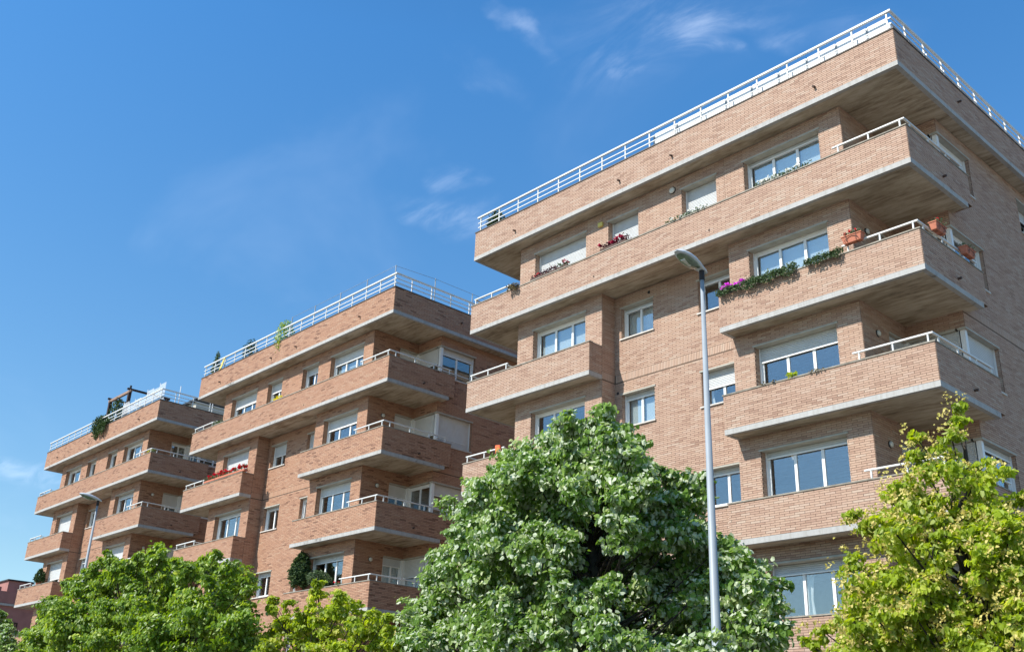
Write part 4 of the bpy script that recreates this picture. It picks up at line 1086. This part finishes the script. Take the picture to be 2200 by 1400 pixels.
T2 = [(4.54,-9.89,-13.0,0.07),(4.53,-9.94,-13.19,0.08),(4.5,-10.14,-13.45,0.11),(4.31,-9.96,-13.58,0.16),(4.07,-10.19,-13.35,0.08),(3.96,-9.89,-13.5,0.14),(4.27,-10.46,-13.9,0.16),(3.82,-9.46,-13.63,0.19),(4.63,-10.49,-14.01,0.19),(4.32,-9.81,-13.81,0.2),(4.79,-10.07,-13.84,0.13),(5.01,-10.25,-13.99,0.15),(4.78,-10.24,-14.11,0.19),(4.43,-9.42,-13.91,0.21),(3.77,-9.94,-13.94,0.15),(3.58,-10.1,-14.07,0.13),(4.15,-10.56,-14.31,0.24),(3.69,-9.61,-14.08,0.24),(4.5,-10.4,-14.3,0.23),(4.14,-9.55,-14.09,0.26),(4.92,-10.32,-14.37,0.22),(4.63,-9.67,-14.22,0.25),(5.1,-9.99,-14.2,0.17),(2.96,-9.9,-14.12,0.1),(3.34,-10.19,-14.36,0.12),(3.71,-10.45,-14.44,0.18),(3.27,-9.63,-14.22,0.2),(4.13,-11.06,-14.75,0.22),(3.62,-10.05,-14.52,0.23),(3.21,-9.21,-14.33,0.25),(4.33,-10.67,-14.66,0.3),(3.88,-9.65,-14.42,0.28),(4.78,-10.67,-14.73,0.28),(4.36,-9.72,-14.52,0.31),(5.16,-10.66,-14.81,0.29),(4.95,-10.07,-14.68,0.32),(4.53,-9.04,-14.46,0.3),(5.28,-10.29,-14.66,0.2),(4.96,-9.41,-14.47,0.22),(3.23,-9.79,-14.53,0.12),(4.06,-10.76,-14.96,0.2),(3.32,-9.22,-14.66,0.23),(4.54,-11.14,-15.06,0.17),(3.96,-9.95,-14.82,0.2),(3.65,-9.3,-14.7,0.22),(5.11,-10.96,-15.09,0.24),(4.78,-10.17,-14.96,0.27),(4.38,-9.21,-14.76,0.26),(5.29,-10.72,-15.14,0.24),(4.94,-9.8,-14.97,0.24),(4.71,-9.19,-14.85,0.26),(3.01,-10.14,-14.96,0.15),(3.69,-10.94,-15.17,0.2),(3.2,-10.05,-15.0,0.24),(2.59,-8.91,-14.79,0.21),(3.99,-10.9,-15.25,0.21),(3.56,-10.05,-15.11,0.24),(4.45,-11.07,-15.35,0.17),(3.93,-9.97,-15.16,0.2),(3.61,-9.29,-15.05,0.21),(3.5,-10.88,-15.45,0.19),(3.0,-9.96,-15.32,0.24),(2.49,-9.03,-15.16,0.2),(3.9,-11.03,-15.61,0.29),(3.33,-9.9,-15.45,0.33),(2.91,-9.1,-15.31,0.29),(4.31,-11.05,-15.59,0.25),(3.9,-10.2,-15.47,0.27),(3.35,-9.06,-15.28,0.33),(4.57,-10.83,-15.63,0.25),(4.09,-9.76,-15.48,0.29),(4.8,-10.65,-15.47,0.23),(4.5,-9.9,-15.36,0.26),(4.14,-9.07,-15.24,0.27),(5.21,-10.87,-15.49,0.29),(4.82,-9.91,-15.34,0.31),(4.52,-9.17,-15.23,0.32),(5.4,-10.94,-15.74,0.26),(4.62,-8.98,-15.47,0.3),(2.4,-9.92,-15.59,0.11),(2.22,-9.96,-15.75,0.11),(2.58,-9.85,-15.49,0.11),(3.53,-11.0,-15.83,0.24),(2.85,-9.77,-15.69,0.23),(2.37,-8.92,-15.57,0.24),(3.81,-10.84,-15.94,0.29),(3.44,-10.07,-15.85,0.28),(3.0,-9.25,-15.76,0.3),(4.23,-10.74,-15.9,0.25),(3.41,-9.09,-15.71,0.3),(4.72,-10.95,-15.99,0.28),(4.22,-9.84,-15.87,0.34),(3.97,-9.27,-15.79,0.3),(5.03,-10.73,-15.89,0.3),(4.71,-9.96,-15.8,0.28),(4.28,-8.91,-15.68,0.29),(3.39,-11.09,-15.98,0.2),(2.69,-9.89,-15.85,0.19),(2.16,-8.98,-15.75,0.21),(5.7,-11.01,-15.16,0.28),(5.25,-9.77,-14.93,0.32),(5.04,-9.18,-14.83,0.3),(5.53,-10.75,-15.6,0.28),(5.23,-9.98,-15.49,0.29),(4.94,-9.17,-15.36,0.3),(5.58,-10.98,-16.02,0.29),(5.2,-9.95,-15.91,0.32),(4.97,-9.29,-15.84,0.27),(3.72,-11.05,-16.37,0.34),(3.15,-9.79,-16.24,0.42),(2.71,-9.06,-16.2,0.45),(4.25,-10.81,-16.44,0.37),(3.77,-9.85,-16.29,0.38),(3.59,-9.32,-16.25,0.36),(4.9,-10.86,-16.36,0.38),(4.51,-9.92,-16.31,0.4),(4.2,-9.09,-16.27,0.36),(5.47,-10.93,-16.44,0.38),(5.04,-9.88,-16.33,0.44),(4.64,-8.92,-16.26,0.45)]
T3A = [(-20.73,-10.4,-12.14,0.22),(-23.19,-9.4,-11.74,0.24),(-21.19,-10.51,-12.59,0.39),(-23.45,-9.6,-12.29,0.34),(-26.43,-8.45,-11.84,0.36),(-20.06,-10.37,-12.77,0.42),(-21.89,-9.59,-12.64,0.42),(-24.08,-8.75,-12.29,0.42),(-21.56,-10.54,-13.06,0.5),(-23.71,-9.78,-12.78,0.49),(-27.5,-8.45,-12.21,0.47),(-20.71,-10.35,-13.16,0.51),(-22.57,-9.76,-12.85,0.48),(-22.52,-10.7,-13.61,0.47),(-26.2,-9.57,-13.13,0.47),(-28.08,-8.73,-12.93,0.47),(-20.4,-10.68,-13.86,0.61),(-23.18,-9.61,-13.6,0.59),(-19.52,-10.44,-13.71,0.6),(-21.9,-9.45,-13.65,0.56),(-23.86,-10.49,-14.02,0.47),(-26.99,-9.55,-13.77,0.53),(-30.1,-8.38,-13.48,0.53),(-21.03,-10.69,-14.22,0.75),(-23.86,-9.65,-14.06,0.64),(-19.58,-10.43,-14.41,0.65),(-21.9,-9.47,-14.22,0.62),(-23.85,-10.66,-14.45,0.5),(-27.77,-9.42,-14.16,0.55),(-29.6,-8.62,-14.24,0.49),(-21.77,-10.67,-14.94,0.63),(-23.58,-9.79,-14.95,0.68),(-21.4,-9.7,-15.15,0.73),(-24.41,-10.81,-14.79,0.35),(-28.09,-9.52,-14.57,0.36),(-19.62,-10.76,-16.12,0.99),(-22.43,-9.43,-16.03,0.99),(-21.59,-10.69,-15.77,0.75),(-24.19,-9.72,-15.89,0.89),(-27.19,-8.57,-15.59,0.82),(-19.62,-10.72,-12.14,0.09),(-22.22,-9.73,-11.66,0.1),(-24.73,-8.74,-11.22,0.1),(-20.94,-10.58,-12.3,0.12),(-23.43,-9.61,-11.86,0.11),(-22.91,-10.51,-12.58,0.14),(-25.33,-9.62,-12.23,0.14),(-23.69,-10.6,-12.99,0.15),(-26.88,-9.49,-12.65,0.16),(-27.39,-9.55,-13.14,0.13),(-30.91,-8.36,-12.74,0.17),(-25.36,-10.58,-13.94,0.17),(-28.21,-9.65,-13.66,0.14),(-30.93,-8.76,-13.43,0.16),(-28.19,-9.67,-14.11,0.14),(-31.78,-8.52,-13.86,0.14)]
T3B = [(-18.8,-10.88,-12.42,0.16),(-20.58,-10.13,-12.11,0.19),(-24.11,-8.72,-11.5,0.18),(-18.33,-10.94,-12.82,0.25),(-20.63,-10.02,-12.43,0.26),(-17.62,-10.68,-12.52,0.3),(-19.42,-9.93,-12.23,0.28),(-21.68,-8.97,-11.82,0.3),(-15.88,-10.88,-12.67,0.29),(-17.96,-9.97,-12.27,0.3),(-16.01,-10.76,-13.04,0.38),(-17.56,-10.11,-12.64,0.36),(-20.61,-8.78,-12.28,0.4),(-17.89,-10.74,-12.86,0.46),(-19.25,-10.12,-12.82,0.49),(-21.34,-9.09,-12.38,0.43),(-14.62,-10.73,-13.21,0.37),(-16.64,-9.75,-12.73,0.38),(-18.96,-8.72,-12.43,0.37),(-13.42,-10.7,-13.02,0.23),(-15.09,-9.89,-12.72,0.22),(-16.65,-9.11,-12.44,0.24),(-15.04,-9.9,-13.03,0.39),(-17.46,-8.74,-12.6,0.39),(-11.86,-11.09,-13.54,0.36),(-13.74,-10.02,-13.26,0.39),(-16.01,-9.12,-12.95,0.33),(-16.87,-10.74,-13.69,0.55),(-19.17,-9.94,-13.34,0.62),(-20.79,-9.13,-13.03,0.62),(-17.07,-9.83,-13.35,0.61),(-18.72,-9.11,-13.2,0.62),(-13.21,-11.08,-13.96,0.67),(-16.3,-9.69,-13.53,0.6),(-17.3,-8.98,-13.32,0.54),(-12.01,-10.88,-13.95,0.47),(-13.45,-10.14,-13.78,0.47),(-16.29,-8.74,-13.42,0.43),(-12.89,-10.13,-13.47,0.28),(-15.13,-8.92,-13.06,0.33),(-11.52,-10.75,-14.28,0.48),(-13.79,-9.74,-13.88,0.45),(-15.52,-8.83,-13.76,0.45),(-16.04,-11.11,-14.41,0.75),(-19.42,-9.76,-13.91,0.65),(-14.57,-11.01,-14.56,0.7),(-17.05,-9.8,-14.26,0.78),(-19.02,-8.87,-14.17,0.66),(-12.52,-11.11,-14.62,0.63),(-14.84,-10.0,-14.32,0.66),(-16.87,-8.92,-14.06,0.73),(-11.16,-11.02,-14.68,0.61),(-13.67,-9.87,-14.53,0.62),(-10.74,-10.67,-15.32,0.48),(-11.82,-10.12,-15.09,0.53),(-14.25,-8.79,-14.83,0.47),(-15.24,-10.97,-15.15,0.86),(-17.85,-9.76,-14.85,0.74),(-19.97,-8.83,-14.86,0.8),(-13.31,-10.96,-15.31,0.79),(-15.05,-10.15,-15.27,0.77),(-13.51,-9.83,-15.24,0.74),(-15.36,-9.1,-15.02,0.78),(-14.61,-10.73,-16.2,0.97),(-16.06,-10.02,-16.23,0.97),(-19.02,-8.75,-16.1,1.0),(-12.35,-10.68,-16.35,0.86),(-13.45,-10.11,-16.22,0.99),(-15.69,-9.14,-16.09,0.99),(-16.11,-11.0,-12.54,0.1),(-18.86,-9.78,-12.04,0.1),(-16.99,-10.94,-12.48,0.13),(-19.75,-9.8,-12.01,0.12),(-21.89,-8.86,-11.59,0.12),(-15.2,-11.13,-12.62,0.11),(-17.73,-9.99,-12.13,0.11),(-16.07,-10.04,-12.66,0.12),(-18.57,-8.86,-12.2,0.12),(-12.95,-10.8,-12.9,0.12),(-15.0,-9.81,-12.5,0.11),(-16.64,-8.95,-12.18,0.13),(-13.72,-10.72,-12.9,0.1),(-15.79,-9.7,-12.5,0.1),(-16.9,-9.15,-12.31,0.1),(-12.21,-10.68,-13.28,0.11),(-13.59,-9.97,-13.04,0.11),(-15.98,-8.7,-12.62,0.12),(-10.74,-11.14,-13.81,0.15),(-13.09,-9.85,-13.42,0.14),(-14.74,-8.96,-13.1,0.16),(-14.72,-10.98,-12.89,0.11),(-17.24,-9.86,-12.46,0.13),(-19.61,-8.78,-12.0,0.11)]
T4 = [(-8.74,-10.56,-14.05,0.1),(-10.78,-9.26,-13.71,0.1),(-8.77,-10.54,-14.29,0.17),(-10.61,-9.39,-13.96,0.15),(-9.21,-10.29,-14.56,0.23),(-11.1,-10.21,-14.16,0.08),(-11.89,-9.72,-14.04,0.1),(-10.53,-10.53,-14.46,0.13),(-10.33,-10.24,-14.37,0.15),(-7.9,-10.48,-14.43,0.19),(-9.3,-9.53,-14.22,0.2),(-8.0,-10.2,-14.52,0.21),(-8.01,-10.49,-14.73,0.21),(-9.65,-9.4,-14.51,0.21),(-8.66,-10.35,-14.88,0.28),(-9.73,-9.64,-14.73,0.28),(-9.89,-10.26,-14.78,0.28),(-11.23,-9.39,-14.62,0.32),(-10.79,-10.17,-14.78,0.26),(-12.03,-9.47,-14.6,0.27),(-6.62,-10.63,-14.86,0.17),(-8.04,-9.66,-14.65,0.16),(-7.29,-10.49,-15.01,0.29),(-8.81,-9.44,-14.81,0.31),(-8.61,-10.52,-15.2,0.4),(-9.82,-9.75,-15.11,0.39),(-10.33,-10.31,-15.21,0.37),(-6.22,-10.58,-14.92,0.1),(-7.77,-9.45,-14.68,0.11),(-6.73,-10.51,-15.25,0.27),(-8.37,-9.39,-15.05,0.3),(-7.71,-10.34,-15.43,0.38),(-9.43,-9.43,-15.25,0.42),(-6.21,-10.47,-15.44,0.24),(-7.79,-9.29,-15.26,0.25),(-10.95,-10.4,-15.31,0.26),(-9.52,-10.16,-15.88,0.45),(-7.34,-10.6,-15.96,0.45)]
TL = [(-43.07,-5.99,-12.15,0.3),(-46.52,-4.94,-11.83,0.28),(-41.9,-5.93,-12.58,0.27),(-44.87,-5.05,-12.29,0.25),(-41.97,-6.11,-13.0,0.38),(-45.07,-4.85,-12.68,0.42),(-41.01,-5.83,-13.58,0.31),(-44.5,-4.81,-13.17,0.33),(-41.73,-6.18,-13.75,0.51),(-45.57,-5.04,-13.14,0.55)]
tree('silver_lime_tree', (-2.4, -9.0, GROUND), T1, 'large silver leaved tree with dark green crown standing behind the near street lamp', 'lime', .096, 38, trunk_r=.17, jitter=.60, flip=.30, shrink=1.0, spray_n=26)
tree('flowering_lime_tree', (4.35, -10.0, GROUND), T2, 'yellow green flowering tree with a spiky top before the near block corner', 'flowering', .074, 36, width=.78, shrink=.84, bloom=.55, trunk_r=.13, jitter=.6, spray_n=24)
T3A = [(a, b, c-.2, d) for a, b, c, d in T3A]; T3B = [(a, b, c-.2, d) for a, b, c, d in T3B]
tree('street_tree', (-23.0, -9.6, GROUND), T3A, 'broad green tree below the farther street lamp', 'street', .095, 32, 'green street trees under the far blocks', trunk_r=.18, shrink=.8)
tree('street_tree', (-18.6, -9.9, GROUND), T3B, 'fresh green rounded tree before the small balconies of the middle block', 'street', .095, 32, 'green street trees under the far blocks', trunk_r=.18, shrink=.8)
tree('street_tree', (-9.6, -10.0, GROUND), T4, 'small yellow green tree with several pointed tops before the middle block', 'flowering', .085, 28, 'green street trees under the far blocks', bloom=.12, trunk_r=.12, shrink=.85)
tree('silver_tree', (-42.6, -5.8, GROUND), TL, 'pale silvery tree at the photograph edge before the dark red building', 'lime', .13, 18, trunk_r=.15)
